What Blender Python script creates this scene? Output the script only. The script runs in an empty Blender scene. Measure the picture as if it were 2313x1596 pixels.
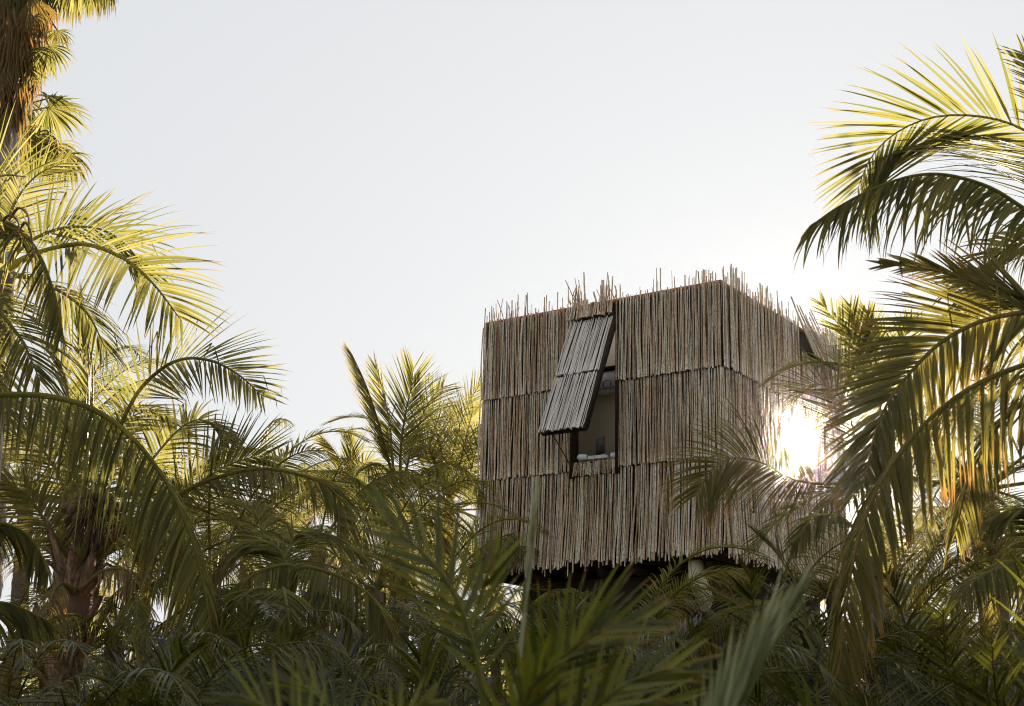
import bpy, math, random
import numpy as np
from mathutils import Vector, Matrix, Euler

R_ = math.radians
sc = bpy.context.scene
col = sc.collection

# ------------------------------------------------------------------ camera
CAMZ = 1.6
FPX, PITCH, ROLL = 3217.6, 0.2734, 0.0236
IW, IH = 2313.0, 1596.0
cam_d = bpy.data.cameras.new("camera")
cam = bpy.data.objects.new("camera", cam_d)
col.objects.link(cam)
cam.location = (0, 0, CAMZ)
cam_d.sensor_width = 36.0
cam_d.lens = FPX * 36.0 / IW
cam_d.clip_start = 0.1
cam_d.clip_end = 3000
_fw = np.array([0, math.cos(PITCH), math.sin(PITCH)])
_up = np.array([0, -math.sin(PITCH), math.cos(PITCH)])
_rt = np.array([1.0, 0, 0])
RT = math.cos(ROLL) * _rt + math.sin(ROLL) * _up
UP = -math.sin(ROLL) * _rt + math.cos(ROLL) * _up
cam.matrix_world = Matrix(((RT[0], UP[0], -_fw[0], 0), (RT[1], UP[1], -_fw[1], 0), (RT[2], UP[2], -_fw[2], CAMZ), (0, 0, 0, 1)))
cam_d.dof.use_dof = True
cam_d.dof.focus_distance = 22.0
cam_d.dof.aperture_fstop = 5.2
sc.camera = cam

def ray(px, py):
    d = _fw + RT * (px - IW / 2) / FPX + UP * (IH / 2 - py) / FPX
    return d / np.linalg.norm(d)

def at(px, py, Y):
    """point of the place seen at a photo pixel, Y metres ahead of the camera"""
    d = ray(px, py)
    return np.array([0, 0, CAMZ]) + d * (Y / d[1])

# ------------------------------------------------------------------ light
SUN = ray(1800, 1012)                       # towards the sun
SUN_EL = math.asin(SUN[2]); SUN_AZ = math.atan2(SUN[0], SUN[1])
w = bpy.data.worlds.new("World"); sc.world = w; w.use_nodes = True
nt = w.node_tree; nt.nodes.clear()
sky = nt.nodes.new("ShaderNodeTexSky"); sky.sky_type = 'NISHITA'; sky.sun_disc = False
sky.sun_elevation = SUN_EL; sky.sun_rotation = SUN_AZ
sky.altitude = 0; sky.air_density = 1.0; sky.dust_density = 2.0; sky.ozone_density = 1.5
hs = nt.nodes.new("ShaderNodeHueSaturation"); hs.inputs['Saturation'].default_value = 0.55
hs.inputs['Value'].default_value = 1.66
tint = nt.nodes.new("ShaderNodeMix"); tint.data_type = 'RGBA'; tint.blend_type = 'MULTIPLY'
tint.inputs[0].default_value = 1.0; tint.inputs[7].default_value = (0.978, 1.0, 1.026, 1)
bg = nt.nodes.new("ShaderNodeBackground"); bg.inputs[1].default_value = 0.12
wo = nt.nodes.new("ShaderNodeOutputWorld")
gm = nt.nodes.new("ShaderNodeGamma"); gm.inputs[1].default_value = 0.09     # soft, even, milky sky
nt.links.new(sky.outputs[0], gm.inputs[0]); nt.links.new(gm.outputs[0], hs.inputs['Color']); nt.links.new(hs.outputs[0], tint.inputs[6])
nt.links.new(tint.outputs[2], bg.inputs[0]); nt.links.new(bg.outputs[0], wo.inputs[0])

sl = bpy.data.lights.new("sun", 'SUN'); sl.energy = 5.0; sl.angle = R_(0.53); sl.color = (1.0, 0.87, 0.70)
so = bpy.data.objects.new("sun", sl); col.objects.link(so)
so.rotation_euler = Vector(SUN).to_track_quat('Z', 'Y').to_euler()
so.location = (10, 30, 30)

sc.view_settings.view_transform = 'Standard'; sc.view_settings.look = 'None'
sc.view_settings.exposure = 1.8; sc.view_settings.gamma = 1.0
sc.cycles.max_bounces = 6; sc.cycles.diffuse_bounces = 3; sc.cycles.glossy_bounces = 2
sc.cycles.transmission_bounces = 4; sc.cycles.volume_bounces = 0; sc.cycles.transparent_max_bounces = 4
sc.cycles.use_adaptive_sampling = True; sc.cycles.adaptive_threshold = 0.02
sc.cycles.use_denoising = True
sc.cycles.filter_width = 1.1
sc.cycles.sample_clamp_indirect = 6

# ------------------------------------------------------------------ helpers
def nrm(v):
    return v / np.maximum(np.linalg.norm(v, axis=-1, keepdims=True), 1e-9)

class MB:
    """collects quads with point attributes and links them as one mesh object"""
    def __init__(s): s.v = []; s.f = []; s.r = []; s.t = []; s.d = []; s.n = 0
    def add(s, v, f, rnd=0.5, t=0.5, dry=0.0):
        v = np.asarray(v, float).reshape(-1, 3); n = len(v)
        s.v.append(v); s.f.append(np.asarray(f, int) + s.n); s.n += n
        for lst, a in ((s.r, rnd), (s.t, t), (s.d, dry)):
            lst.append(np.broadcast_to(np.asarray(a, float).reshape(-1) if np.ndim(a) else a, (n,)))
    def build(s, name, mat, parent=None, origin=(0, 0, 0), smooth=False):
        v = np.concatenate(s.v) - np.asarray(origin, float); f = np.concatenate(s.f)
        me = bpy.data.meshes.new(name)
        me.vertices.add(len(v)); me.vertices.foreach_set('co', v.ravel())
        me.loops.add(f.size); me.loops.foreach_set('vertex_index', f.ravel().astype(np.int32))
        me.polygons.add(len(f)); me.polygons.foreach_set('loop_start', (np.arange(len(f)) * 4).astype(np.int32))
        me.update(calc_edges=True)
        for nm, a in (('rnd', s.r), ('tt', s.t), ('dry', s.d)):
            at_ = me.attributes.new(nm, 'FLOAT', 'POINT'); at_.data.foreach_set('value', np.concatenate(a).astype(np.float32))
        if smooth: me.polygons.foreach_set('use_smooth', np.ones(len(f), bool))
        me.materials.append(mat); me.validate()
        o = bpy.data.objects.new(name, me); col.objects.link(o)
        if parent is not None: o.parent = parent
        return o
    def box(s, c, ax, ay, az, **k):
        """box centred at c with half-vectors ax, ay, az"""
        c, ax, ay, az = map(lambda q: np.asarray(q, float), (c, ax, ay, az))
        v = [c + i * ax + j * ay + l * az for l in (-1, 1) for j in (-1, 1) for i in (-1, 1)]
        s.add(v, [[0, 2, 3, 1], [4, 5, 7, 6], [0, 1, 5, 4], [2, 6, 7, 3], [0, 4, 6, 2], [1, 3, 7, 5]], **k)
    def tube(s, P, rad, n=6, rnd=0.5, dry=0.0, cap=True, flat=None):
        P = np.asarray(P, float); K = len(P); rad = np.broadcast_to(np.asarray(rad, float), (K,))
        T = nrm(np.gradient(P, axis=0))
        ref = np.array([0, 0, 1.0]) if abs(T[0][2]) < .8 else np.array([1.0, 0, 0])
        A = nrm(np.cross(T, ref)); B = np.cross(T, A)
        an = np.arange(n) * 2 * math.pi / n
        V = P[:, None] + rad[:, None, None] * (A[:, None] * np.cos(an)[None, :, None] + B[:, None] * np.sin(an)[None, :, None])
        i = np.arange(K - 1)[:, None] * n; j = np.arange(n)[None]; j2 = (j + 1) % n
        F = np.stack([i + j, i + j2, i + n + j2, i + n + j], -1).reshape(-1, 4)
        V = V.reshape(-1, 3)
        tt = np.repeat(np.linspace(0, 1, K), n)
        if cap and n in (4, 6, 8, 12):
            for base in (0, (K - 1) * n):
                ring = [base + q for q in range(n)]
                for q in range(1, n - 2, 2):
                    F = np.vstack([F, [[ring[0], ring[q], ring[q + 1], ring[q + 2]]]])
        s.add(V, F, rnd, tt, dry)

def spline(P, N):
    P = np.asarray(P, float)
    if len(P) == 2: P = np.array([P[0], (P[0] + P[1]) / 2, P[1]])
    Q = np.vstack([2 * P[0] - P[1], P, 2 * P[-1] - P[-2]])
    seg = len(P) - 1; out = []
    for i in range(seg):
        p0, p1, p2, p3 = Q[i:i + 4]
        u = np.linspace(0, 1, 24, endpoint=(i == seg - 1))[:, None]
        out.append(.5 * ((2 * p1) + (-p0 + p2) * u + (2 * p0 - 5 * p1 + 4 * p2 - p3) * u ** 2 + (-p0 + 3 * p1 - 3 * p2 + p3) * u ** 3))
    C = np.concatenate(out); L = np.concatenate([[0], np.cumsum(np.linalg.norm(np.diff(C, axis=0), axis=1))])
    x = np.linspace(0, L[-1], N)
    return np.stack([np.interp(x, L, C[:, k]) for k in range(3)], 1), L[-1]

def leaflets(mb, rs, P, D, W, L, wd, droop, K=6, fold=.25, kink=.06, dry=0.0, twist=.3, tw0=0.0, join=0.0, t_off=0.0):
    """M tapering folded blades in one go; P start, D direction, W width direction, all (M,3)"""
    M = len(P); pos = P.copy(); d = nrm(D); W = nrm(W - (W * d).sum(1, keepdims=True) * d)
    ang = rs.normal(tw0, twist, M)[:, None]
    N = np.cross(d, W); W = W * np.cos(ang) + N * np.sin(ang)
    L = np.broadcast_to(L, (M,)); wd = np.broadcast_to(wd, (M,)); droop = np.broadcast_to(droop, (M,))
    kk = np.where(rs.rand(M) < kink, rs.randint(2, K, M), 99)
    down = np.array([0, 0, -1.0]); bend = rs.normal(0, .035, (M, 3))
    cols = []
    for k in range(K + 1):
        t = k / K
        if join > 0: pr = (t / join if t < join else 1 - ((t - join) / (1 - join)) ** 1.1); pr = max(pr, .03)
        else: pr = max(min(1, .35 + t * 5) * (1 - t) ** .62, .03)
        N = np.cross(d, W)
        hw = (wd * pr * .5)[:, None]
        cols.append(np.stack([pos - W * hw + N * hw * fold * 2, pos, pos + W * hw + N * hw * fold * 2], 1))
        d = d + (droop * (L / K) * (.4 + 1.6 * t))[:, None] * down + bend * (1.5 / K)
        hit = (kk == k)[:, None]
        d = np.where(hit, nrm(d) * .25 + down * 1.0 + rs.normal(0, .25, (M, 3)), d)
        d = nrm(d); W = nrm(W - (W * d).sum(1, keepdims=True) * d)
        pos = pos + d * (L / K)[:, None]
    V = np.stack(cols, 1)                                 # M,K+1,3,3
    idx = np.arange(M * (K + 1) * 3).reshape(M, K + 1, 3)
    F = []
    for c in (0, 1):
        F.append(np.stack([idx[:, :-1, c], idx[:, :-1, c + 1], idx[:, 1:, c + 1], idx[:, 1:, c]], -1).reshape(-1, 4))
    rnd = np.repeat(rs.rand(M), (K + 1) * 3)
    tt = np.tile(np.repeat(np.linspace(0, 1, K + 1), 3), M) * (1 - t_off) + t_off
    dr = np.repeat(np.clip(dry + rs.normal(0, .12, M), 0, 1), (K + 1) * 3)
    mb.add(V.reshape(-1, 3), np.concatenate(F), rnd, tt, dr)

def frond_mb(pts, L=.7, n=70, hint=(0, 0, 1), v=12, droop=.8, seed=1, wd=.034, a0=62, a1=22, t0=.22, rad=.022,
             dry=.1, kink=.05, twist=.18, K=6, fold=.25, sides=(1, 1), lj=.07, vj=3.5, miss=.03, gaps=1.6, prof=None):
    rs = np.random.RandomState(seed)
    mb = MB()
    C, ln = spline(pts, 40)
    rr = rad * (1 - np.linspace(0, 1, 40)) ** .7 + .003
    rr[:6] *= np.linspace(1.8, 1, 6)
    mb.tube(C, rr, n=5, rnd=.9, dry=dry, cap=False)
    T = nrm(np.gradient(C, axis=0)); hint = np.asarray(hint, float)
    U = nrm(hint - (T @ hint)[:, None] * T); S = np.cross(T, U)
    for si, sd in enumerate((1, -1)):
        t = np.linspace(t0, .995, n) + rs.normal(0, .003, n); t = np.clip(t, 0, 1)
        keep = rs.rand(n) > miss
        for _g in range(rs.poisson(gaps)):
            c0 = rs.randint(3, max(n - 3, 4)); keep[c0:c0 + rs.randint(1, 4)] = False
        t = t[keep]; x = t * 39
        g = lambda A: np.stack([np.interp(x, np.arange(40), A[:, k]) for k in range(3)], 1)
        P, Tt, Ut, St = g(C), nrm(g(T)), nrm(g(U)), nrm(g(S))
        u = (t - t0) / (1 - t0)
        a = R_(a0) + (R_(a1) - R_(a0)) * u ** 1.3 + rs.normal(0, .03, len(t))
        vv = R_(v) + rs.normal(0, R_(vj), len(t))
        D = np.cos(a)[:, None] * Tt + np.sin(a)[:, None] * (sd * St * np.cos(vv)[:, None] + Ut * np.sin(vv)[:, None])
        pr = .55 + .45 * np.sin(np.clip(u * 1.5 + .15, 0, 1) * math.pi) ** .7 if prof is None else prof(u)
        pr = np.interp(u, [0, .12, .35, .6, .85, 1], [.45, .8, 1, .95, .7, .42])
        LL = L * sides[si] * pr * (1 + rs.normal(0, lj, len(t)))
        leaflets(mb, rs, P, D, Tt, LL, wd * (.75 + .35 * pr) * (1 + rs.normal(0, .12, len(t))), droop * (1 + rs.normal(0, .25, len(t))),
                 K=K, fold=fold * sd, kink=kink, dry=dry, twist=twist)
    return mb

def fan_mb(base, hub, axis, normal, Rr, seed=1, n=34, spread=118, droop=1.2, dry=.1, wd=None, K=7, cone=.2, petrad=.018, twist=.12, kink=.05):
    rs = np.random.RandomState(seed); mb = MB()
    base, hub, axis, normal = (np.asarray(q, float) for q in (base, hub, axis, normal))
    mid = (base + hub) / 2 + np.array([0, 0, .12 * np.linalg.norm(hub - base)])
    C, _ = spline([base, mid, hub], 12); mb.tube(C, np.linspace(petrad * 1.5, petrad * .7, 12), n=5, rnd=.9, dry=dry * .6, cap=False)
    axis = nrm(axis); N = nrm(normal - normal @ axis * axis); S = np.cross(axis, N)
    an = R_(spread) * np.linspace(-1, 1, n) + rs.normal(0, .02, n)
    D = np.cos(an)[:, None] * axis + np.sin(an)[:, None] * S - N * cone
    W = -np.sin(an)[:, None] * axis + np.cos(an)[:, None] * S
    L = Rr * (.72 + .28 * np.cos(an * .7)) * (1 + rs.normal(0, .06, n))
    jw = 2 * L * .5 * math.tan(R_(spread) / n) * 1.12
    leaflets(mb, rs, np.repeat(hub[None], n, 0), D, W, L, jw, droop * (1 + rs.normal(0, .3, n)), K=K, fold=.35, kink=kink, dry=dry, twist=twist, join=.45)
    return mb

def tag(o, label=None, cat=None, group=None, kind=None):
    if label: o['label'] = label
    if cat: o['category'] = cat
    if group: o['group'] = group
    if kind: o['kind'] = kind
    return o

def empty(name, loc):
    o = bpy.data.objects.new(name, None); col.objects.link(o); o.location = tuple(loc); o.empty_display_size = .3
    return o

# ------------------------------------------------------------------ materials
class NM:
    def __init__(s, name):
        s.m = bpy.data.materials.new(name); s.m.use_nodes = True; s.t = s.m.node_tree; s.t.nodes.clear()
        s.out = s.t.nodes.new("ShaderNodeOutputMaterial")
    def n(s, typ, **k):
        x = s.t.nodes.new(typ)
        for a, b in k.items(): setattr(x, a, b)
        return x
    def l(s, a, b): s.t.links.new(a, b)
    def attr(s, nm): return s.n("ShaderNodeAttribute", attribute_name=nm).outputs['Fac']
    def math(s, op, a, b=None, clamp=False):
        x = s.n("ShaderNodeMath", operation=op, use_clamp=clamp)
        for i, q in enumerate((a, b)):
            if q is None: continue
            if isinstance(q, (int, float)): x.inputs[i].default_value = q
            else: s.l(q, x.inputs[i])
        return x.outputs[0]
    def mix(s, f, a, b, blend='MIX'):
        x = s.n("ShaderNodeMix", data_type='RGBA', blend_type=blend)
        for i, q in ((0, f), (6, a), (7, b)):
            if isinstance(q, (int, float)): x.inputs[i].default_value = q
            elif isinstance(q, tuple): x.inputs[i].default_value = (*q, 1)
            else: s.l(q, x.inputs[i])
        return x.outputs[2]
    def ramp(s, f, stops):
        x = s.n("ShaderNodeValToRGB"); s.l(f, x.inputs[0]); e = x.color_ramp.elements
        while len(e) < len(stops): e.new(.5)
        for q, (p, c) in zip(e, stops): q.position = p; q.color = (*c, 1)
        return x.outputs[0]
    def noise(s, scale, detail=3, vec=None, off=None, rough=.55):
        x = s.n("ShaderNodeTexNoise"); x.inputs['Scale'].default_value = 1; x.inputs['Detail'].default_value = detail; x.inputs['Roughness'].default_value = rough
        tc = s.n("ShaderNodeTexCoord").outputs['Object']
        mp = s.n("ShaderNodeMapping"); mp.inputs['Scale'].default_value = scale if isinstance(scale, tuple) else (scale,) * 3
        s.l(tc, mp.inputs[0])
        if off is not None:
            cb = s.n("ShaderNodeCombineXYZ"); s.l(off, cb.inputs[0]); s.l(off, cb.inputs[2]); s.l(cb.outputs[0], mp.inputs['Location'])
        s.l(mp.outputs[0], x.inputs['Vector']); return x.outputs['Fac']
    def bsdf(s, color, rough=.6, spec=.4, bump=None, bd=.01, bs=.5):
        b = s.n("ShaderNodeBsdfPrincipled")
        if isinstance(color, tuple): b.inputs['Base Color'].default_value = (*color, 1)
        else: s.l(color, b.inputs['Base Color'])
        if isinstance(rough, (int, float)): b.inputs['Roughness'].default_value = rough
        else: s.l(rough, b.inputs['Roughness'])
        b.inputs['Specular IOR Level'].default_value = spec
        if bump is not None:
            bu = s.n("ShaderNodeBump"); bu.inputs['Distance'].default_value = bd; bu.inputs['Strength'].default_value = bs
            s.l(bump, bu.inputs['Height']); s.l(bu.outputs[0], b.inputs['Normal'])
        return b
    def done(s, b): s.l(b.outputs[0], s.out.inputs[0]); return s.m

def leaf_mat(name, dark, light, tr_a, tr_b, trf=.45, rough=.38, spec=.5, pw=1.3):
    q = NM(name); r = q.attr('rnd'); t = q.attr('tt'); dry = q.attr('dry')
    nz = q.noise((3, 3, 3), 3)
    base = q.mix(q.math('POWER', r, pw), dark, light)
    tip = q.math('ADD', q.math('MULTIPLY', q.math('SUBTRACT', t, .80), 5.0), q.math('MULTIPLY', q.math('SUBTRACT', nz, .55), 2.2))
    tip = q.math('ADD', tip, q.math('MULTIPLY', dry, 1.3)); tip = q.math('SUBTRACT', tip, .25, True)
    brown = q.mix(nz, (.20, .10, .03), (.32, .19, .07))
    dryc = q.mix(q.math('MULTIPLY', dry, .9, True), base, (.13, .11, .028))
    colr = q.mix(tip, dryc, brown)
    tr = q.mix(r, tr_a, tr_b)
    tr = q.mix(q.math('MULTIPLY', dry, .8, True), tr, (.36, .24, .03))
    tr = q.mix(tip, tr, (.50, .24, .05))
    b = q.bsdf(colr, rough, spec)
    tl = q.n("ShaderNodeBsdfTranslucent"); q.l(tr, tl.inputs[0])
    mx = q.n("ShaderNodeMixShader"); mx.inputs[0].default_value = trf
    q.l(b.outputs[0], mx.inputs[1]); q.l(tl.outputs[0], mx.inputs[2]); return q.done(mx)

M = {}
M['leaf'] = leaf_mat('palm_leaf', (.026, .028, .005), (.16, .15, .035), (.19, .20, .025), (.48, .43, .13), trf=.44, rough=.5, spec=.15)
M['leaf_dark'] = leaf_mat('shaded_understory_leaf', (.003, .0034, .0006), (.10, .10, .016), (.04, .05, .004), (.24, .25, .03), trf=.22, pw=2.6, rough=.28, spec=.3)  # undergrowth shade and a few lit blades are put into these tones
M['leaf_blur'] = leaf_mat('near_leaf', (.010, .016, .002), (.17, .17, .014), (.06, .09, .004), (.34, .34, .02), trf=.38, pw=1.5, rough=.35)  # yellow end of the range paints backlight onto some near blades
M['leaf_pale'] = leaf_mat('pale_near_leaf', (.10, .12, .035), (.50, .52, .30), (.10, .14, .02), (.34, .36, .10), trf=.3, rough=.35, pw=1.3)
M['leaf_dead'] = leaf_mat('dead_leaf', (.22, .14, .08), (.46, .32, .20), (.30, .17, .07), (.48, .25, .09), trf=.35, rough=.7, spec=.2)

def reed_mat(name, k=2.75, grey=0.0):
    q = NM(name); r = q.attr('rnd'); off = q.math('MULTIPLY', r, 37.0)
    r2 = q.math('FRACT', q.math('MULTIPLY', r, 7.13))
    s = lambda *c: tuple(min(x * k, .8) for x in c)
    c1 = q.ramp(q.math('ADD', q.math('MULTIPLY', r, .92), .04), [(0, s(.12, .085, .058)), (.22, s(.19, .145, .105)), (.5, s(.29, .235, .18)), (.72, s(.38, .31, .24)), (.88, s(.42, .37, .31)), (1, s(.40, .39, .37))])
    fine = q.noise((70, 70, 26), 4, off=off, rough=.75)
    spk = q.ramp(fine, [(.0, (.20, .16, .13)), (.42, (.40, .36, .31)), (.51, (1, 1, 1)), (.66, (1.0, 1.0, 1.0))])
    lng = q.noise((30, 30, 1.6), 3, off=off)
    lc = q.ramp(lng, [(.3, (.55, .5, .45)), (.6, (1, 1, 1))])
    c = q.mix(.95, c1, spk, 'MULTIPLY'); c = q.mix(.7, c, lc, 'MULTIPLY')
    pale = q.ramp(q.noise((55, 55, 9), 4, off=off), [(.60, (0, 0, 0)), (.66, (1, 1, 1))])
    c = q.mix(q.math('MULTIPLY', pale, .5), c, s(.62, .62, .61))
    c = q.mix(1.0, c, (1.0, .945, .86), 'MULTIPLY')
    if grey: c = q.mix(grey, c, s(.55, .58, .60))
    return q.done(q.bsdf(c, .8, .2, bump=fine, bd=.01, bs=.7))
M['reed'] = reed_mat('weathered_reed')
M['reed_flap'] = reed_mat('silvery_reed', 2.5, .5)
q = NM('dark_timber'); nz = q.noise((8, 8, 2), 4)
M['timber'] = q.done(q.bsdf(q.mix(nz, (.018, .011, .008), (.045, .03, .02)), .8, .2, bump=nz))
q = NM('rust_roof'); nz = q.noise(9, 4)
M['rust'] = q.done(q.bsdf(q.mix(nz, (.20, .07, .035), (.34, .14, .08)), .85, .2, bump=nz))
q = NM('plaster'); nz = q.noise(6, 4)
M['plaster'] = q.done(q.bsdf(q.mix(nz, (.76, .68, .50), (.84, .76, .58)), .9, .1, bump=nz, bd=.004))
q = NM('white_plastic'); nz = q.noise(12, 2)
M['white'] = q.done(q.bsdf(q.mix(nz, (.72, .73, .74), (.82, .82, .82)), .5, .4))
q = NM('towel'); nz = q.noise(90, 3)
M['towel'] = q.done(q.bsdf(q.mix(nz, (.70, .73, .76), (.84, .86, .88)), .95, .05, bump=nz, bd=.006))
q = NM('ink'); M['ink'] = q.done(q.bsdf(q.mix(q.noise(20), (.10, .10, .12), (.16, .16, .18)), .5))
q = NM('dark_panel'); M['panel'] = q.done(q.bsdf(q.mix(q.noise(5), (.05, .055, .05), (.09, .095, .09)), .4, .4))
q = NM('trunk_bark'); nz = q.noise((5, 5, 14), 5); n2 = q.noise((16, 16, 3), 4)
M['trunk'] = q.done(q.bsdf(q.mix(n2, q.mix(nz, (.07, .045, .028), (.16, .11, .075)), (.20, .15, .11)), .9, .1, bump=n2, bd=.03, bs=.8))
q = NM('grey_bark'); nz = q.noise((22, 22, 2.2), 5)
M['grey'] = q.done(q.bsdf(q.ramp(nz, [(.35, (.13, .10, .085)), (.5, (.36, .31, .28)), (.7, (.55, .50, .47))]), .9, .1, bump=nz, bd=.03, bs=.9))
q = NM('fibre_sheath'); nz = q.noise((25, 25, 4), 4)
M['sheath'] = q.done(q.bsdf(q.ramp(nz, [(.3, (.10, .055, .03)), (.55, (.26, .16, .10)), (.75, (.44, .33, .25))]), .85, .15, bump=nz, bd=.01))
q = NM('soil'); nz = q.noise(.8, 6); n2 = q.noise(14, 5)
M['soil'] = q.done(q.bsdf(q.mix(n2, q.mix(nz, (.05, .035, .02), (.11, .08, .05)), (.07, .08, .03)), .95, .1, bump=n2, bd=.05))
q = NM('coconut_husk'); M['nut'] = q.done(q.bsdf(q.mix(q.noise(14), (.05, .03, .015), (.12, .07, .03)), .6, .3))

# ------------------------------------------------------------------ ground
g = MB(); gx = np.linspace(-1200, 1200, 2)
NG = 60
xs = np.sign(np.linspace(-1, 1, NG)) * np.abs(np.linspace(-1, 1, NG)) ** 3 * 1400
X, Y = np.meshgrid(xs, xs + 10)
Z = .12 * np.sin(X * .35) * np.cos(Y * .3) * (np.abs(X) < 80) * (np.abs(Y) < 80) - .05
idx = np.arange(NG * NG).reshape(NG, NG)
g.add(np.stack([X, Y, Z], -1), np.stack([idx[:-1, :-1], idx[:-1, 1:], idx[1:, 1:], idx[1:, :-1]], -1).reshape(-1, 4))
tag(g.build('ground', M['soil'], smooth=True), kind='structure')

# ------------------------------------------------------------------ the hut
YAW = .6157
F = np.array([-math.cos(YAW), math.sin(YAW), 0]); RR = np.array([math.sin(YAW), math.cos(YAW), 0]); ZZ = np.array([0, 0, 1.0])
CC = np.array([3.3605, 22, 0]); ZT = 7.486 + CAMZ; ZB = 3.06 + CAMZ; Z1 = 6.03 + CAMZ; Z2 = 4.58 + CAMZ
W1, W2 = 4.71, 4.9
NF = -RR          # outward normal of the front (window) face
NR = -F           # outward normal of the right face
def on_front(px, py):
    d = ray(px, py); o = np.array([0, 0, CAMZ]); t = ((CC - o) @ NF) / (d @ NF); p = o + d * t
    return (p - CC) @ F, p[2]
def on_right(px, py):
    d = ray(px, py); o = np.array([0, 0, CAMZ]); t = ((CC - o) @ NR) / (d @ NR); p = o + d * t
    return (p - CC) @ RR, p[2]

hut = empty('reed_hut', (CC + F * W1 / 2 + RR * W2 / 2) * np.array([1, 1, 0]))
HO = np.array(hut.location)
tag(hut, 'raised square hut clad in rows of weathered reeds, one reed flap propped open', 'hut')

wsL, wzT = on_front(1303, 735); wsR, _ = on_front(1396, 715); _, wzB = on_front(1350, 1043); _, wzT2 = on_front(1396, 716)
WIN = (wsR, wsL, wzB, (wzT + wzT2) / 2)      # s from corner
rsA, rzA = on_right(1797, 800); rsB, _ = on_right(1843, 800); ss, sz = on_right(1800, 1012)
RWIN = (rsA, rsB, rzA - .1, sz)
# opening cut into the right face, added to let the low sun glare through
SWIN = (ss - .20, ss + .20, sz - .20, sz + .21)
print('front window', WIN, 'right', RWIN, 'sun opening', SWIN)

def reed_screen(name, org, axis, normal, width, z0, z1, seed, rows_top=None, dens=.030, rad=(.006, .0150), holes=(), slits=0, off=0.0,
                jit_b=.012, jit_t=.014, mat=None, flare=0.0, zdir=ZZ, wires=True, lean=.012, slope=0.0, s_from=0.0):
    rs = np.random.RandomState(seed); mb = MB(); s = s_from
    while s < width:
        r = rs.uniform(*rad) * (1.25 if rs.rand() < .08 else 1)
        s += r * 1.97
        if rs.rand() < .012 and slits: s += r * rs.uniform(1, 2.2)
        a = z0 + rs.normal(0, jit_b) - abs(rs.normal(0, jit_b * .7)) + slope * s; b = z1 + rs.normal(0, jit_t)
        if rows_top is not None: b = rows_top(s, rs, z1)
        segs = [(a, b)]
        for (h0, h1, hz0, hz1) in holes:
            if h0 < s < h1:
                new = []
                for (p, q_) in segs:
                    if q_ <= hz0 or p >= hz1: new.append((p, q_)); continue
                    if p < hz0: new.append((p, hz0 + rs.normal(0, .02)))
                    if q_ > hz1: new.append((hz1 + rs.normal(0, .015), q_))
                segs = new
        ln_ = rs.normal(0, lean); ph = rs.uniform(0, 6.3); am = abs(rs.normal(0, .010)); o2 = off + rs.uniform(-.006, .020); rv = rs.rand()
        if rs.rand() < .03: ln_ *= 3
        for (p, q_) in segs:
            if q_ - p < .05: continue
            K = 8; zz = np.linspace(p, q_, K); u = (zz - z0) / max(z1 - z0, .1)
            x = s + ln_ * (u - .5) * 1.2 + am * np.sin(ph + zz * 3.1) + rs.normal(0, .0015, K)
            ofs = o2 + r + .008 * np.sin(ph * 2 + zz * 2.3) + flare * np.clip(1 - u, 0, 1) ** 2
            P = org + axis * x[:, None] + normal * ofs[:, None] + zdir * zz[:, None]
            mb.tube(P, r * np.linspace(1.08, .82, K) * (1 + rs.normal(0, .04, K)), n=6, rnd=rv)
    return mb

def top_fun(clumps, pr=.30, base=.02, hi=.42):
    def f(s, rs, z1):
        h = z1 + rs.uniform(-.12, .02)
        p = pr
        for (c, wdt, hh) in clumps:
            if abs(s - c) < wdt: p = .75
        if rs.rand() < p:
            h = z1 + abs(rs.normal(.05, .16))
            for (c, wdt, hh) in clumps:
                if abs(s - c) < wdt: h = z1 + rs.uniform(.08, hh)
        return min(h, z1 + .40)
    return f
fc = [(W1 - .12, .12, .28), (W1 - .72, .25, .42), (2.0, .18, .3), (.35, .25, .22)]
holeF = [(WIN[0], WIN[1], WIN[2], WIN[3] + .02)]
tops = top_fun(fc)
def add(mb, name, mat, label=None, parent=None, smooth=False):
    o = mb.build(name, mat, parent or hut, origin=HO if parent in (None, hut) else (0, 0, 0), smooth=smooth)
    if label: o['label'] = label
    return o
holes_top = [(WIN[0], WIN[1], WIN[2], ZT + 1)]
add(reed_screen('reed_screen', CC, F, NF, W1, Z1 + .002, ZT, 1, rows_top=tops, s_from=-.07, holes=holes_top, slits=1, off=.05), 'reed_screen', M['reed'], 'top reed row with uneven sticks poking up', smooth=True)
add(reed_screen('reed_screen', CC, F, NF, W1 + .02, Z2 + .002, Z1 - .010, 2, s_from=-.05, holes=holeF, slits=1, off=.02), 'reed_screen', M['reed'], smooth=True)
add(reed_screen('reed_screen', CC, F, NF, W1 + .05, ZB, Z2 - .010, 3, s_from=-.06, off=.0, flare=.10, jit_b=.05, slope=-.02, holes=holeF), 'reed_screen', M['reed'], smooth=True)
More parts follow.
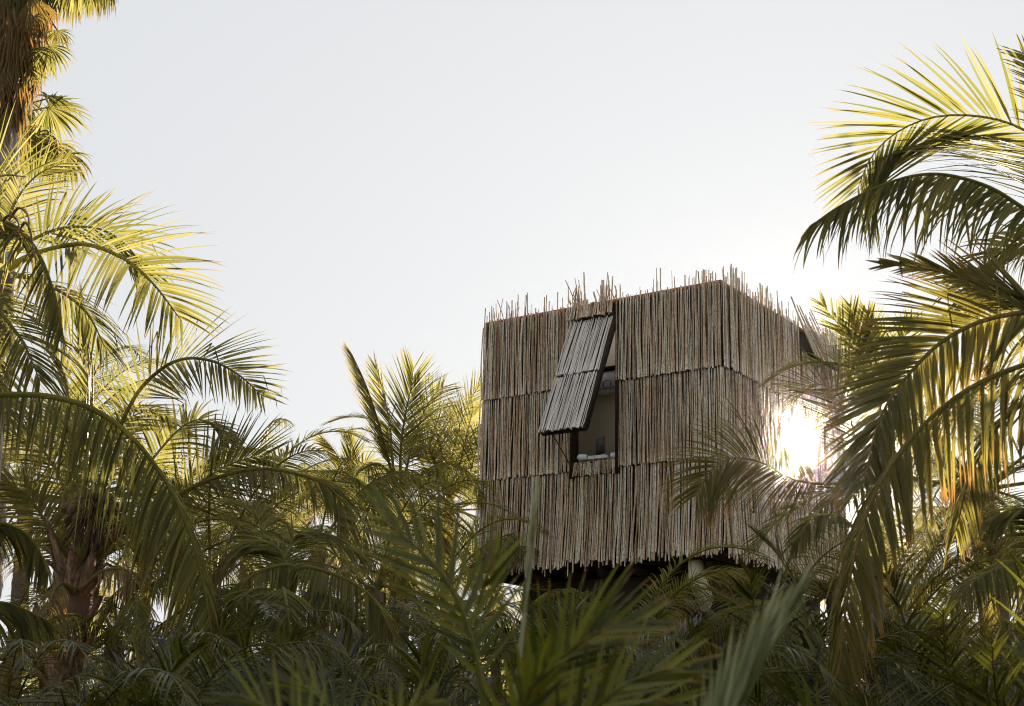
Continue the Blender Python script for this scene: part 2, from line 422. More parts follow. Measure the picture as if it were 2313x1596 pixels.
# dark sheet whose colour puts shade between the reeds, except a few slits
rs = np.random.RandomState(5)
slit = [(.28, .31, Z2 + .35, Z2 + .95), (.38, .40, Z2 + .3, Z2 + .7), (.5, .52, ZB + 1.05, ZB + 1.25), (.62, .635, ZB + .9, ZB + 1.2),
        (3.2, 3.235, Z1 + .25, Z1 + .55), (3.05, 3.07, Z1 + .2, Z1 + .35)]
bk = MB()
def backing(org, axis, width, z0, z1, holes, step=.12, off=-.02, normal=NF):
    x = 0
    cuts = sorted({0, width} | {h[0] for h in holes} | {h[1] for h in holes})
    for a, b in zip(cuts[:-1], cuts[1:]):
        if b - a < 1e-4: continue
        m = (a + b) / 2; segs = [(z0, z1)]
        for h in holes:
            if h[0] < m < h[1]:
                new = []
                for (p, q_) in segs:
                    if q_ <= h[2] or p >= h[3]: new.append((p, q_)); continue
                    if p < h[2]: new.append((p, h[2]))
                    if q_ > h[3]: new.append((h[3], q_))
                segs = new
        for p, q_ in segs:
            bk.box(org + axis * m + normal * off + ZZ * (p + q_) / 2, axis * (b - a) / 2, normal * .012, ZZ * (q_ - p) / 2, rnd=.1)
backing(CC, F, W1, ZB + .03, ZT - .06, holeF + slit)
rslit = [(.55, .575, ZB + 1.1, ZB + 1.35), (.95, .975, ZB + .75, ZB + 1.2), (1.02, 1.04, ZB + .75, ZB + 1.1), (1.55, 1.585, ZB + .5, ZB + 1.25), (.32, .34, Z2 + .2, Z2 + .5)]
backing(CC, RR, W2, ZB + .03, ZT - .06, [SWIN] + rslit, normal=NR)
add(bk, 'shade_backing', M['timber'])
# cut the matching slits in the visible reeds by pushing reeds apart: right face screens
rtc = [(3.0, .12, .45), (.5, .3, .35), (1.6, .3, .35), (3.3, .35, .7), (4.2, .4, .35)]
tr_ = top_fun(rtc, pr=.45)
hR = [SWIN]
flapR = (rsA + .02, rsB + .2, rzA + .05, ZT + 1)
add(reed_screen('reed_screen', CC, RR, NR, W2, Z1 + .002, ZT, 11, rows_top=tr_, s_from=-.06, holes=[flapR], off=.05, slits=1), 'reed_screen', M['reed'], 'top reed row of the side face with split sticks poking up', smooth=True)
add(reed_screen('reed_screen', CC, RR, NR, W2, Z2 + .002, Z1 - .010, 12, s_from=-.04, holes=hR + [(a, b, c, d) for a, b, c, d in rslit], off=.02, slits=1), 'reed_screen', M['reed'], smooth=True)
add(reed_screen('reed_screen', CC, RR, NR, W2, ZB, Z2 - .010, 13, s_from=-.05, holes=[SWIN] + rslit, flare=.06, jit_b=.05), 'reed_screen', M['reed'], smooth=True)
# left and back faces: thinner screens, the back one open in its upper middle
bo = CC + RR * W2
BO = [(.6, 4.0, ZB + .75, ZT - .5)]  # unseen opening added so the sun reaches the hole in the side face
add(reed_screen('reed_screen', CC + F * W1, RR, F, W2, ZB, ZT - .05, 21, rad=(.016, .026), holes=[(.12, .85, ZB + .8, ZT - .3)]), 'reed_screen', M['reed'], smooth=True)  # unseen opening added to light the room behind the window
add(reed_screen('reed_screen', bo, F, RR, W1, ZB, ZT - .02, 22, rad=(.016, .026), holes=BO), 'reed_screen', M['reed'], smooth=True)
# roof slab with rusty edge, floor, frame
m = MB(); cen = CC + F * W1 / 2 + RR * W2 / 2
m.box(CC + F * W1 / 2 + RR * .05 + ZZ * (ZT - .035), F * (W1 / 2 + .02), RR * .07, ZZ * .035)          # fascia over the window wall
m.box(CC + F * W1 / 2 + RR * (.62 + (W2 - .6) / 2) + ZZ * (ZT - .035), F * (W1 / 2 + .02), RR * ((W2 - .6) / 2), ZZ * .035)  # unseen gap left behind the fascia lets skylight onto the inner wall
m.box(CC + F * .05 + RR * .37 + ZZ * (ZT - .035), F * .06, RR * .25, ZZ * .034); m.box(CC + F * (W1 - .05) + RR * .37 + ZZ * (ZT - .035), F * .06, RR * .25, ZZ * .034)
add(m, 'roof', M['rust'])
m = MB(); m.box(cen + ZZ * (ZB + .02), F * (W1 / 2 - .06), RR * (W2 / 2 - .06), ZZ * .09)
for i in range(7): m.box(cen + F * (-W1 / 2 + .35 + i * .66) + ZZ * (ZB - .16), F * .05, RR * (W2 / 2 - .12), ZZ * .09)
add(m, 'floor_frame', M['timber'])
m = MB()
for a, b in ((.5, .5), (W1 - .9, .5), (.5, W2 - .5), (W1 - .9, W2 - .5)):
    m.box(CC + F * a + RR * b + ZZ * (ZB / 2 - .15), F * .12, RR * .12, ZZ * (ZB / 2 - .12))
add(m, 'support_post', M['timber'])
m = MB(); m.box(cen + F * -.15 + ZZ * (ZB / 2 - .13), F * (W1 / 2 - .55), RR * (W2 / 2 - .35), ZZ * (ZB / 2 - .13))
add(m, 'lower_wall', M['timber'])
# cream curved bracket post under the corner
p0 = at(1573, 1245, 22.6); p1 = at(1578, 1310, 22.6); p2 = at(1592, 1352, 22.6)
m = MB(); C, _ = spline([p0, at(1572, 1275, 22.6), p1, p2, p2 + RR * .5 - ZZ * .5, p2 + RR * 1.2 - ZZ * .9], 24); m.tube(C, np.concatenate([np.linspace(.10, .15, 5), np.linspace(.15, .1, 19)]), n=12)
add(m, 'bracket_post', M['plaster'], 'cream rounded post under the corner', smooth=True)
# window frame (dark), interior partition
m = MB()
def fbar(s0, z0, s1, z1, h=.03, off=0.0, dp=.07):
    a = CC + F * s0 + ZZ * z0; b = CC + F * s1 + ZZ * z1; c = (a + b) / 2 + NF * off; d = (b - a) / 2
    u = nrm(d[None])[0]; sd = np.cross(u, NF); m.box(c, d, sd * h, NF * dp)
s0, s1, wz0, wz1 = WIN
fbar(s0 - .02, wz0 - .25, s0 - .02, wz1 + .05); fbar(s1 + .03, wz0 - .25, s1 + .03, wz1 + .05, h=.045, off=.0)
fbar(s0 + .02, wz1 + .03, s1 - .03, wz1 + .03, off=.03); fbar(s0 + .02, wz0 - .20, s1 - .03, wz0 - .20, dp=.12, off=-.08)
add(m, 'window_frame', M['timber'])
m = MB(); m.box(CC + F * (s0 + s1) / 2 - NF * .10 + ZZ * (wz0 - .14), F * ((s1 - s0) / 2 - .03), NF * .13, ZZ * .03)
add(m, 'window_sill', M['timber'])
# short reeds below the sill, standing proud, and the leaning reeds above the window
add(reed_screen('x', CC + F * s0, F, NF, s1 - s0, wz0 - .22, wz0 - .02, 31, off=.03, jit_t=.02), 'sill_reeds', M['reed'], smooth=True)
def vt(s, rs, z1):
    if abs(s - .42) < .07: return z1 - .04
    return z1 + (.02 if rs.rand() < .35 else abs(rs.normal(.18, .12)))
add(reed_screen('x', CC + F * (s0 + .01), F, NF, s1 - s0, wz1 + .05, ZT + .02, 32, rows_top=vt, off=.09, lean=.02, rad=(.011, .018), flare=.05), 'valance_reeds', M['reed'], 'short reeds above the window with twigs sticking up', smooth=True)
rs = np.random.RandomState(77)
for gi, (gx_, gy_) in enumerate([(1292, 640), (1320, 650), (1375, 625), (1362, 660), (1300, 660), (1130, 690), (1160, 700)] * 5):
    d_ = 23.7 if gx_ > 1200 else 24.6; m = MB()
    a = at(gx_ + rs.uniform(-8, 14), gy_ + 50 + rs.uniform(-5, 10), d_); b = at(gx_ + rs.uniform(-16, 14), gy_ + rs.uniform(-18, 30), d_)
    C, _ = spline([a, (a + b) / 2 + rs.normal(0, .025, 3), b], 6); m.tube(C, np.linspace(.011, .006, 6), n=5, rnd=rs.rand() * .3, cap=False)
    add(m, 'twig', M['reed'])
# small pipe ring over the window
m = MB(); c = at(1345, 690, 23.45); an = np.linspace(R_(200), R_(350), 12)
C = c + np.stack([np.cos(an) * .075, 0 * an, np.sin(an) * .075], 1); m.tube(C, .012, n=6, rnd=.3)
add(m, 'pipe_ring', M['timber'])
m = MB(); C = c + np.array([-.04, 0, .0]) + np.outer(np.linspace(0, 1, 2), [0.0, .10, 0]); m.tube(C, .055, n=12); add(m, 'pipe_end', M['white'])
# the propped flap
hL = CC + F * (s1 + .0) + ZZ * wz1 + NF * .10; hR_ = CC + F * (s0 + .02) + ZZ * wz1 + NF * .10
d = ray(1222, 978); o = np.array([0, 0, CAMZ]); t = ((hL - o) @ F) / (d @ F); bl = o + d * t; dv = bl - hL; FL = np.linalg.norm(dv); fd = dv / FL
fn = np.cross(fd, F); fn = fn if fn @ NF > 0 else -fn
print('flap length', FL, 'angle', math.degrees(math.acos(-fd[2])))
flap = MB(); fw_ = s1 - s0
flap.box((hL + hR_) / 2 + fd * FL / 2 - fn * .03, F * fw_ / 2, fd * FL / 2, fn * .022)
flap.box((hL + hR_) / 2 + fd * (FL - .04) - fn * .045, F * (fw_ / 2 + .01), fd * .04, fn * .05)
flap.box(hR_ + fd * FL / 2 - fn * .06, F * .025, fd * (FL / 2 - .05), fn * .05)
flap.box(hL + fd * FL / 2 - fn * .06, F * .025, fd * (FL / 2 - .05), fn * .05)
fo = add(flap, 'window_flap', M['timber'], 'silvery reed flap hinged at its top and propped open')
for i, (a, b, sd) in enumerate(((.0, FL * .495, 41), (FL * .515, FL - .01, 42))):
    sm = reed_screen('x', hR_ - fd * 0, F, fn, fw_, -b, -a, sd, off=-.005, zdir=-fd, rad=(.007, .014), jit_b=.010, jit_t=.012, lean=.01)
    oo = sm.build('reed_screen', M['reed_flap'], fo, origin=HO, smooth=True)
m = MB(); m.tube(spline([hL + fd * (FL - .08) - F * .12 - fn * .05, CC + F * (s1 + .01) + ZZ * (wz0 - .1) + NF * .07], 3)[0], .013, n=6)
add(m, 'prop_stick', M['rust'], 'thin stick holding the flap open')
# right-face short flap of leaning reeds
hRt = CC + RR * rsA + ZZ * (ZT - .02) + NR * .08
fw2 = rsB - rsA + .22
dd = -ZZ * .93 + NR * .36; dd = dd / np.linalg.norm(dd)
m = reed_screen('x', hRt + RR * .02, RR, NR, fw2, -.62, .05, 51, zdir=-dd, off=.02, rad=(.010, .017), rows_top=lambda s, rs, z: .05 + (abs(rs.normal(.2, .2)) if rs.rand() < .5 else 0), lean=.03)
add(m, 'reed_awning', M['reed'], 'short reed awning leaning out under the roof edge', smooth=True)
m = MB(); m.box(hRt + RR * fw2 / 2 + dd * .62, RR * fw2 / 2, dd * .03, np.cross(RR, dd) * .03); add(m, 'awning_batten', M['timber'])
# interior
m = MB()
ic = CC + F * (s0 + s1) / 2 + RR * .72
m.box(ic + F * .55 + ZZ * (wz0 + .95), F * 1.35, RR * .03, ZZ * 1.6)
add(m, 'inner_wall', M['plaster'], 'beige plaster wall inside the window')
m = MB(); m.box(ic + F * .3 + ZZ * (wz0 + 1.70) - RR * .2, F * 1.0, RR * .17, ZZ * .03); add(m, 'inner_shelf', M['timber'])

# things in the window
def in_plane(px, py, depth_in):
    d = ray(px, py); o = np.array([0, 0, CAMZ]); t = ((CC + RR * depth_in - o) @ NF) / (d @ NF); return o + d * t
acp = in_plane(1374, 868, .50); ac = empty('air_conditioner', acp)
tag(ac, 'boxy white air conditioner with looping dark logo up inside the open window', 'air conditioner')
m = MB(); m.box(acp, F * .38, RR * .15, ZZ * .15); m.box(acp + ZZ * .165, F * .36, RR * .13, ZZ * .018)
m.box(acp - ZZ * .155 , F * .36, RR * .12, ZZ * .008); m.build('casing', M['white'], ac, origin=acp)
m = MB()
an = np.linspace(0, 4 * math.pi, 50); C = acp - RR * .153 + F * (np.linspace(.12, -.18, 50) + .04 * np.cos(an))[:, None] + ZZ * (.05 * np.sin(an) - .03)[:, None]
m.tube(C, .008, n=4); m.build('logo', M['ink'], ac, origin=acp)
m = MB()
for i in range(3): m.box(acp - RR * .151 + ZZ * (-.10 - i * .016), F * .34, RR * .003, ZZ * .004)
m.build('louvre', M['ink'], ac, origin=acp)

def towel_roll(px, py, ax, ln, r, label, seed):
    p = in_plane(px, py, .02); t_ = empty('rolled_towel', p - ZZ * r); tag(t_, label, 'towel', None)
    m = MB(); rs = np.random.RandomState(seed); N = 9
    xx = np.linspace(-1, 1, N); C = p + ax * (xx * ln)[:, None] + ZZ * rs.normal(0, .004, N)[:, None]
    m.tube(C, r * np.array([.3, .86, 1.0, .97, 1.02, .98, 1.0, .9, .3]), n=12)
    m.build('roll', M['towel'], t_, origin=p - ZZ * r, smooth=True)
    m = MB(); an = np.linspace(0, 5 * math.pi, 40); e = nrm(np.cross(ax, ZZ)[None])[0]
    C = p - ax * (ln + .004) + (e * (np.cos(an) * an / an[-1])[:, None] + ZZ * (np.sin(an) * an / an[-1])[:, None]) * r * .8
    m.tube(C, .004, n=4); m.build('spiral_end', M['ink'], t_, origin=p - ZZ * r)
towel_roll(1316, 1034, nrm((F + NF * .15)[None])[0], .10, .055, 'white rolled towel with dark end hole at left end of the sill', 1)
towel_roll(1388, 1029, nrm((F)[None])[0], .07, .05, 'short white rolled towel against the right side of the window sill', 2)
p = in_plane(1352, 1034, .02); m = MB()
for i in range(3): m.box(p + ZZ * (.0 + i * .018 - .02), F * (.17 - .004 * i), RR * .07, ZZ * .0085)
tag(m.build('folded_towel', M['towel']), 'flat folded white towel lying between the two towel rolls', 'towel')
p = in_plane(1356, 1008, .35); m = MB(); e = nrm((F * .8 + RR * .5)[None])[0]; m.box(p, e * .15, ZZ * .14, np.cross(e, ZZ) * .012)
m.box(p - np.cross(e, ZZ) * .0, e * .158, ZZ * .148, np.cross(e, ZZ) * .006)
tag(m.build('dark_screen', M['panel']), 'small dark square screen standing behind the towels inside the window', 'screen')

# ------------------------------------------------------------------ palms
DOWN = np.array([0, 0, -1.0])
SEED = [100]
def pp(pts): return [at(*p) if len(p) == 3 else np.array(p) for p in pts]

class Palm:
    def __init__(s, name, label, cat, crown, base=None, lean=None, group=None, mat='leaf', trunk='trunk', r=(.16, .11), tname='trunk', bulge=.0):
        s.c = np.asarray(crown, float); b = s.c * np.array([1, 1, 0]) if base is None else np.asarray(base, float)
        s.b = b; s.o = empty(name, b); tag(s.o, label, cat, group); s.mat = M[mat]
        mid = (s.b + s.c) / 2 + (np.array(lean) if lean is not None else np.array([.1, 0, 0]))
        C, ln = spline([s.b - ZZ * .1, mid, s.c - ZZ * .05], 60)
        rs = np.random.RandomState(int(abs(crown[0] * 37 + crown[1] * 11)) % 9999)
        rad = np.linspace(r[0], r[1], 60); rad = rad * (1 + .06 * (np.arange(60) % 2)) * (1 + rs.normal(0, .03, 60)); rad[:5] *= np.linspace(1.5, 1.05, 5)
        m = MB(); m.tube(C, rad, n=10); m.build(tname, M[trunk], s.o, origin=s.b, smooth=True); s.tr = C; s.r1 = r[1]
    ds = 1.0
    def frond(s, pts, mat=None, name='frond', label=None, **k):
        SEED[0] += 1; k.setdefault('seed', SEED[0])
        if s.ds != 1.0:
            pts = [(p[0], p[1], p[2] * s.ds) for p in pts]
            for nm, dv in (('L', .7), ('wd', .025), ('rad', .022)): k[nm] = k.get(nm, dv) * s.ds
            k['droop'] = k.get('droop', .8) / s.ds
        o = frond_mb(pp(pts), **k).build(name, M[mat] if mat else s.mat, s.o, origin=s.b)
        if label: o['label'] = label
        return o
    def fan(s, hub, tip, depth, base=None, normal=(.15, -1, .3), mat=None, name='fan_leaf', dz=0.0, rscale=1.0, label=None, **k):
        SEED[0] += 1; k.setdefault('seed', SEED[0])
        h = at(hub[0], hub[1], depth); t = at(tip[0], tip[1], depth + dz); ax = t - h
        o = fan_mb(s.c if base is None else base, h, ax, normal, np.linalg.norm(ax) * rscale, **k).build(name, M[mat] if mat else s.mat, s.o, origin=s.b)
        if label: o['label'] = label
        return o
    def boots(s, n=10, seed=3, L=(.3, .7), z=(.0, 1.0), wd=.10):
        """old broken leaf bases round the top of the trunk"""
        rs = np.random.RandomState(seed)
        for k in range(n):
            a = rs.uniform(0, 6.28); h = s.c - ZZ * rs.uniform(*z); d = np.array([math.cos(a), math.sin(a), 0])
            l = rs.uniform(*L); P = [h + d * s.r1 * .6, h + d * (s.r1 + .10) + ZZ * l * .45, h + d * (s.r1 + .22 + rs.uniform(0, .15)) + ZZ * l * rs.uniform(.4, 1.1)]
            C, _ = spline(P, 8); m = MB()
            T = nrm(np.gradient(C, axis=0)); sd = nrm(np.cross(T, d[None])); nn = np.cross(T, sd)
            w_ = wd * np.linspace(1, .25, 8)[:, None]
            cols = np.stack([C - sd * w_ + nn * w_ * .5, C, C + sd * w_ + nn * w_ * .5, C + nn * w_ * .18], 1)
            ix = np.arange(32).reshape(8, 4)
            Fq = np.concatenate([np.stack([ix[:-1, c], ix[:-1, (c + 1) % 4], ix[1:, (c + 1) % 4], ix[1:, c]], -1) for c in range(4)])
            m.add(cols.reshape(-1, 3), Fq, rs.rand()); m.build('leaf_base', M['sheath'], s.o, origin=s.b, smooth=True)
    def nuts(s, n=6, r=.11, seed=2, off=(0, 0, -.25)):
        rs = np.random.RandomState(seed)
        for k in range(n):
            p = s.c + np.array(off) + rs.normal(0, .10, 3); u = np.linspace(-1, 1, 8)
            m = MB(); m.tube(p + np.outer(u, [0, .02, r * 1.1]), r * np.sqrt(np.maximum(1 - u ** 2, .02)), n=8)
            m.build('coconut', M['nut'], s.o, origin=s.b, smooth=True)

# library of generic fronds, built along +X and turned about Z
LIB = {}
def lib(kind, el, var):
    key = (kind, el, var)
    if key in LIB: return LIB[key]
    rs = np.random.RandomState(hash((kind == 'a', el, var)) % 99991)
    if kind == 'coco': Lf, L, n, wd, g, rad = 3.0, .62, 62, .023, .42, .022
    elif kind == 'areca': Lf, L, n, wd, g, rad = 1.25, .36, 24, .024, .6, .007
    else: Lf, L, n, wd, g, rad = 2.3, .50, 36, .022, .55, .012
    Lf *= rs.uniform(.88, 1.12); e = R_(el); d = np.array([math.cos(e), 0, math.sin(e)]); p = np.zeros(3); P = [p.copy()]
    side = rs.normal(0, .05)
    for k in range(10):
        p = p + d * Lf / 10; P.append(p.copy()); d = nrm((d + DOWN * g * Lf / 10 * (.4 + k * .22) * (1.1 if el > 40 else .9) + np.array([0, side * .5, 0]))[None])[0]
    mb = frond_mb(P, L=L, n=n, wd=wd, hint=(0 if el < 80 else -1, rs.normal(0, .35), 1), v=[14, -8, -30][var % 3] if kind != 'areca' else 22, droop=[.9, 1.6, 2.6][var % 3] if kind != 'areca' else 1.1,
                  seed=rs.randint(9999), dry=([.08, .25, .15][var % 3] + (.45 if el < -25 else 0)) if kind != 'areca' else .02, rad=rad, K=5, a0=60, a1=25, kink=.08)
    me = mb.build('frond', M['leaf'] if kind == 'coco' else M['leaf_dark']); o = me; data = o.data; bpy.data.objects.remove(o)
    LIB[key] = data; return data

def crown(palm, kind, n, seed, els=(75, 55, 35, 15, -10, -35), scale=1.0, mat=None, at_=None, zj=.1, azc=None, azw=180):
    rs = np.random.RandomState(seed); off = (palm.c if at_ is None else at_) - palm.b
    for k in range(n):
        el = els[k % len(els)]; az = k * 137.5 + rs.uniform(-20, 20)
        if azc is not None: az = azc + rs.uniform(-azw, azw)
        o = bpy.data.objects.new('frond', lib(kind, el, rs.randint(3))); col.objects.link(o); o.parent = palm.o
        o.location = tuple(off + np.array([0, 0, rs.uniform(-zj, zj)])); s = scale * rs.uniform(.85, 1.12)
        o.rotation_euler = (rs.normal(0, .08), rs.normal(0, .08), R_(az)); o.scale = (s, s, s)

# --- A tall fan palm with its skirt of dead leaves (left edge)
dA = 20
A = Palm('fan_palm', 'tall fan palm at the left edge with a shaggy brown skirt of dead leaves', 'palm tree', at(22, -40, dA), base=at(-40, 1500, dA) * np.array([1, 1, 0]), lean=(.12, 0, 0), trunk='grey', r=(.30, .20))
rs = np.random.RandomState(8)
for i, (hx, hy, tx, ty, dr, dp) in enumerate([(150, -25, 185, 50, .15, 5), (205, -30, 240, 35, .1, 4.5), (175, -45, 262, 10, .1, 4), (110, 105, 145, 165, .15, 2.5), (85, 120, 95, 190, .2, 3),
        (60, 150, 110, 185, .1, 1.5), (130, 70, 140, 120, .3, 4), (95, -30, 135, 30, .2, 4), (50, -60, 60, 40, .2, 4), (-10, -60, 0, 40, .2, 4), (230, -50, 268, 25, .1, 5)]):
    A.fan((hx, hy), (tx, ty), dA + rs.uniform(-1, .5), dry=dr, droop=dp, normal=(rs.uniform(-.5, .5), -.7, .6))
A.fan((72, -5), (92, 75), dA - .6, mat='leaf_dead', name='dead_leaf', dry=.9, label='orange dead fan leaf', droop=2, spread=60, normal=(.1, -1, .1))
for k in range(64):       # skirt: bands of hanging dead fans
    u = rs.rand(); a = rs.uniform(0, 2 * math.pi); y = -60 + 330 * u
    cx = 22 - 16 * (y / 300); h = at(cx + 12 * (1 - u), y, dA) + np.array([math.cos(a), math.sin(a), 0]) * (.62 - .42 * u)
    tp = h + np.array([math.cos(a) * .22 * (1 - u), math.sin(a) * .2, -rs.uniform(.75, 1.25)])
    SEED[0] += 1
    fan_mb(h + ZZ * .25 - np.array([math.cos(a), math.sin(a), 0]) * .15, h, tp - h, (math.cos(a), math.sin(a), .1), np.linalg.norm(tp - h), seed=SEED[0], n=15, spread=34, droop=1.0, dry=.8, kink=.2, twist=.5, K=5).build('dead_leaf', M['leaf_dead'], A.o, origin=A.b)
# --- second, lower fan palm behind
dA2 = 23
A2 = Palm('fan_palm', 'smaller green fan palm whose round leaves reach right below the brown skirt', 'palm tree', at(-5, 300, dA2), trunk='grey', r=(.25, .17))
for (hx, hy, tx, ty, nz_, dr, dp) in [(112, 222, 205, 222, (.1, .1, 1), .05, 1.0), (108, 243, 212, 272, (.2, -1, .3), .05, .9), (62, 262, 140, 322, (-.2, -.5, .9), .1, 1.5), (90, 300, 150, 360, (.3, -.8, .5), .15, 3),
        (25, 300, 70, 370, (0, -1, .2), .1, 1.5), (70, 320, 90, 410, (.4, -.8, .3), .2, 2.5), (120, 330, 150, 420, (0, -.9, .4), .25, 3), (0, 330, 20, 430, (0, -1, .2), .1, 1.5), (55, 225, 60, 290, (.2, -.8, .6), .3, 3),
        (150, 350, 172, 430, (.2, -.8, .3), .1, 3.5)]:
    A2.fan((hx, hy), (tx, ty), dA2 + rs.uniform(-.8, .8), normal=nz_, dry=dr, droop=dp)

# --- B coconut palm, upper left
CAMV = np.array([0, -1.0, 0])
B = Palm('coconut_palm', 'coconut palm at the left edge with a broad pale frond reaching right across the sky', 'palm tree', at(0, 610, 15.3), r=(.18, .14)); B.ds = 1.15
B.frond([(20, 605, 13.2), (90, 570, 13), (190, 553, 12.8), (280, 585, 12.5), (345, 640, 12.2), (410, 725, 12)], L=.95, n=50, hint=(.1, -1, .5), v=6, droop=.30, a0=66, a1=24, t0=.12, wd=.033, dry=.12, rad=.026, label='broad frond fanned against the sky')
B.frond([(10, 610, 13.5), (70, 545, 13.8), (150, 515, 14), (230, 520, 14.2), (290, 560, 14.3), (330, 620, 14.4)], L=.8, n=52, hint=(.3, -.9, .5), v=4, droop=.4, dry=.05, t0=.15, wd=.030)
B.frond([(-20, 620, 12.5), (-60, 540, 12), (-50, 450, 11.6), (0, 400, 11.3), (60, 400, 11)], L=.80, n=34, hint=(.1, -1, .2), v=5, droop=.15, dry=.1, t0=.1, wd=.034, a0=70, a1=40, kink=.02)
B.frond([(-30, 610, 12), (0, 512, 11.8), (45, 520, 11.6), (85, 570, 11.4), (115, 640, 11.3), (140, 750, 11.3)], L=.62, n=64, hint=(.5, -.4, .9), v=-38, droop=2.2, dry=.25, t0=.1, wd=.03)
B.frond([(-20, 630, 13), (0, 700, 12.6), (50, 770, 12.4), (90, 860, 12.2)], L=.75, n=54, hint=(.3, -.9, .4), v=5, droop=.9, dry=.15, t0=.05)
B.frond([(-20, 640, 13.4), (-40, 740, 13), (-30, 850, 12.8), (10, 960, 12.7)], L=.8, n=54, hint=(.3, -.9, .4), v=5, droop=.9, dry=.1, t0=.05)
B.frond([(20, 620, 14), (100, 640, 14.2), (190, 700, 14.3), (240, 790, 14.3)], L=.7, n=54, hint=(.2, -.7, .7), v=-8, droop=1.3, dry=.1, t0=.05)
B.frond([(0, 600, 14.5), (30, 470, 14.8), (80, 400, 15), (140, 370, 15.2)], L=.7, n=50, hint=(.3, -.9, .2), v=8, droop=.5, dry=.1, t0=.1)
for k, (a, b) in enumerate([((20, 500), (62, 485)), ((45, 520), (70, 530)), (( -5, 520), (40, 500)), ((60, 545), (78, 575))]):
    m = MB(); C, _ = spline([at(*a, 13.2), at((a[0] + b[0]) / 2, (a[1] + b[1]) / 2 - 22, 13.1), at(*b, 13), at(b[0] + 4, b[1] + 34, 13)], 10)
    m.tube(C, .017 * np.array([.4, .8, 1, .9, .6, .9, .7, .4, .6, .1]), n=6, rnd=.7); m.build('dry_sheath', M['sheath'], B.o, origin=B.b, smooth=True)

# --- C coconut palm, lower left with visible trunk
Cp = Palm('coconut_palm', 'coconut palm at lower left with visible trunk, brown leaf bases and round dark fruit cluster', 'palm tree', at(172, 1330, 17.5), base=at(95, 1620, 17.5) * np.array([1, 1, 0]) + np.array([-.1, 0, 0]), r=(.21, .20)); Cp.ds = 17.5 / 13
Cp.boots(36, seed=4, L=(.5, 1.2), z=(-.15, 2.3), wd=.17)
cc = (178, 1300, 13)
Cp.frond([cc, (235, 1060, 13), (285, 935, 12.9), (330, 865, 12.8), (400, 815, 12.6), (475, 815, 12.4), (540, 848, 12.2), (592, 895, 12)], L=.68, n=66, hint=(.1, -1, .4), v=8, droop=.30, t0=.36, a0=66, dry=.12, rad=.03, wd=.024, label='long frond arching right over the sky')
Cp.frond([cc, (192, 1080, 13.2), (208, 900, 13.4), (205, 790, 13.5), (192, 690, 13.5)], L=.62, n=60, hint=(-.8, -.5, .3), v=35, droop=.2, t0=.42, a0=35, a1=15, dry=.0, rad=.028)
Cp.frond([cc, (175, 1100, 13.5), (158, 950, 13.8), (150, 860, 14), (120, 790, 14)], L=.6, n=56, hint=(.6, -.6, .3), v=20, droop=.4, t0=.4, a0=45, dry=.15)
Cp.frond([cc, (300, 1100, 13.5), (385, 990, 13.7), (440, 950, 13.9), (480, 960, 14), (515, 1000, 14)], L=.5, n=60, hint=(.1, -.8, .6), v=10, droop=1.0, t0=.4, dry=.1)
Cp.frond([cc, (290, 1190, 12.8), (425, 1107, 12.6), (510, 1074, 12.5), (600, 1060, 12.3), (700, 1080, 12.1), (762, 1120, 12), (792, 1215, 11.9)], L=.55, n=90, hint=(.25, -.55, .8), v=-12, droop=1.8, t0=.36, a0=60, dry=.32, rad=.03, wd=.024, label='frond curling down with brown dried tip')
Cp.frond([cc, (320, 1190, 13.5), (420, 1115, 13.6), (490, 1065, 13.7), (545, 1040, 13.8), (600, 1030, 13.8)], L=.78, n=52, hint=(.0, -1, .1), v=4, droop=.2, t0=.5, dry=.06, wd=.022)
Cp.frond([cc, (110, 1190, 13), (50, 1110, 13), (-30, 1080, 13)], L=.6, n=60, hint=(.1, -.7, .7), v=0, droop=1.2, t0=.2, dry=.5)
Cp.frond([cc, (100, 1240, 13.5), (30, 1200, 13.7), (-50, 1210, 13.7)], L=.6, n=60, hint=(.1, -.7, .7), v=0, droop=1.5, t0=.2, dry=.4)
Cp.frond([cc, (240, 1200, 13.3), (320, 1170, 13.3), (390, 1210, 13.3), (430, 1300, 13.2)], L=.6, n=64, hint=(.1, -.6, .8), v=-20, droop=2.2, t0=.2, dry=.55, label='drooping frond with orange dried leaflets')
Cp.frond([cc, (250, 1140, 14), (330, 1080, 14.2), (390, 1090, 14.2), (440, 1160, 14)], L=.6, n=64, hint=(.1, -.6, .8), v=-10, droop=1.6, t0=.2, dry=.2)
Cp.frond([cc, (215, 1120, 13.8), (260, 980, 14.2), (330, 930, 14.5), (390, 960, 14.6)], L=.6, n=64, hint=(.1, -.8, .6), v=0, droop=1.2, t0=.3, dry=.1)
Cp.frond([cc, (150, 1120, 13.6), (90, 1010, 13.8), (10, 980, 14)], L=.65, n=64, hint=(.1, -.8, .6), v=0, droop=1.0, t0=.3, dry=.15)
for pts, dr in (([(165, 1335, 12.8), (135, 1320, 12.5), (112, 1370, 12.3), (130, 1450, 12.2)], .9), ([(185, 1330, 12.8), (235, 1290, 12.6), (290, 1290, 12.4), (300, 1330, 12.3)], .8)):
    Cp.frond(pts, L=.35, n=24, hint=(0, -.5, .8), v=-30, droop=3, dry=dr, mat='leaf_dead', name='dead_frond', t0=.3)
rs = np.random.RandomState(12); fc_ = at(215, 1152, 17.1)
for k in range(26):
    p = fc_ + rs.normal(0, .10, 3) * np.array([1.2, 1, .8]); u = np.linspace(-1, 1, 7)
    m = MB(); m.tube(p + np.outer(u, [0, .02, .075]), .06 * np.sqrt(np.maximum(1 - u ** 2, .02)), n=8); m.build('coconut', M['nut'], Cp.o, origin=Cp.b, smooth=True)
m = MB()
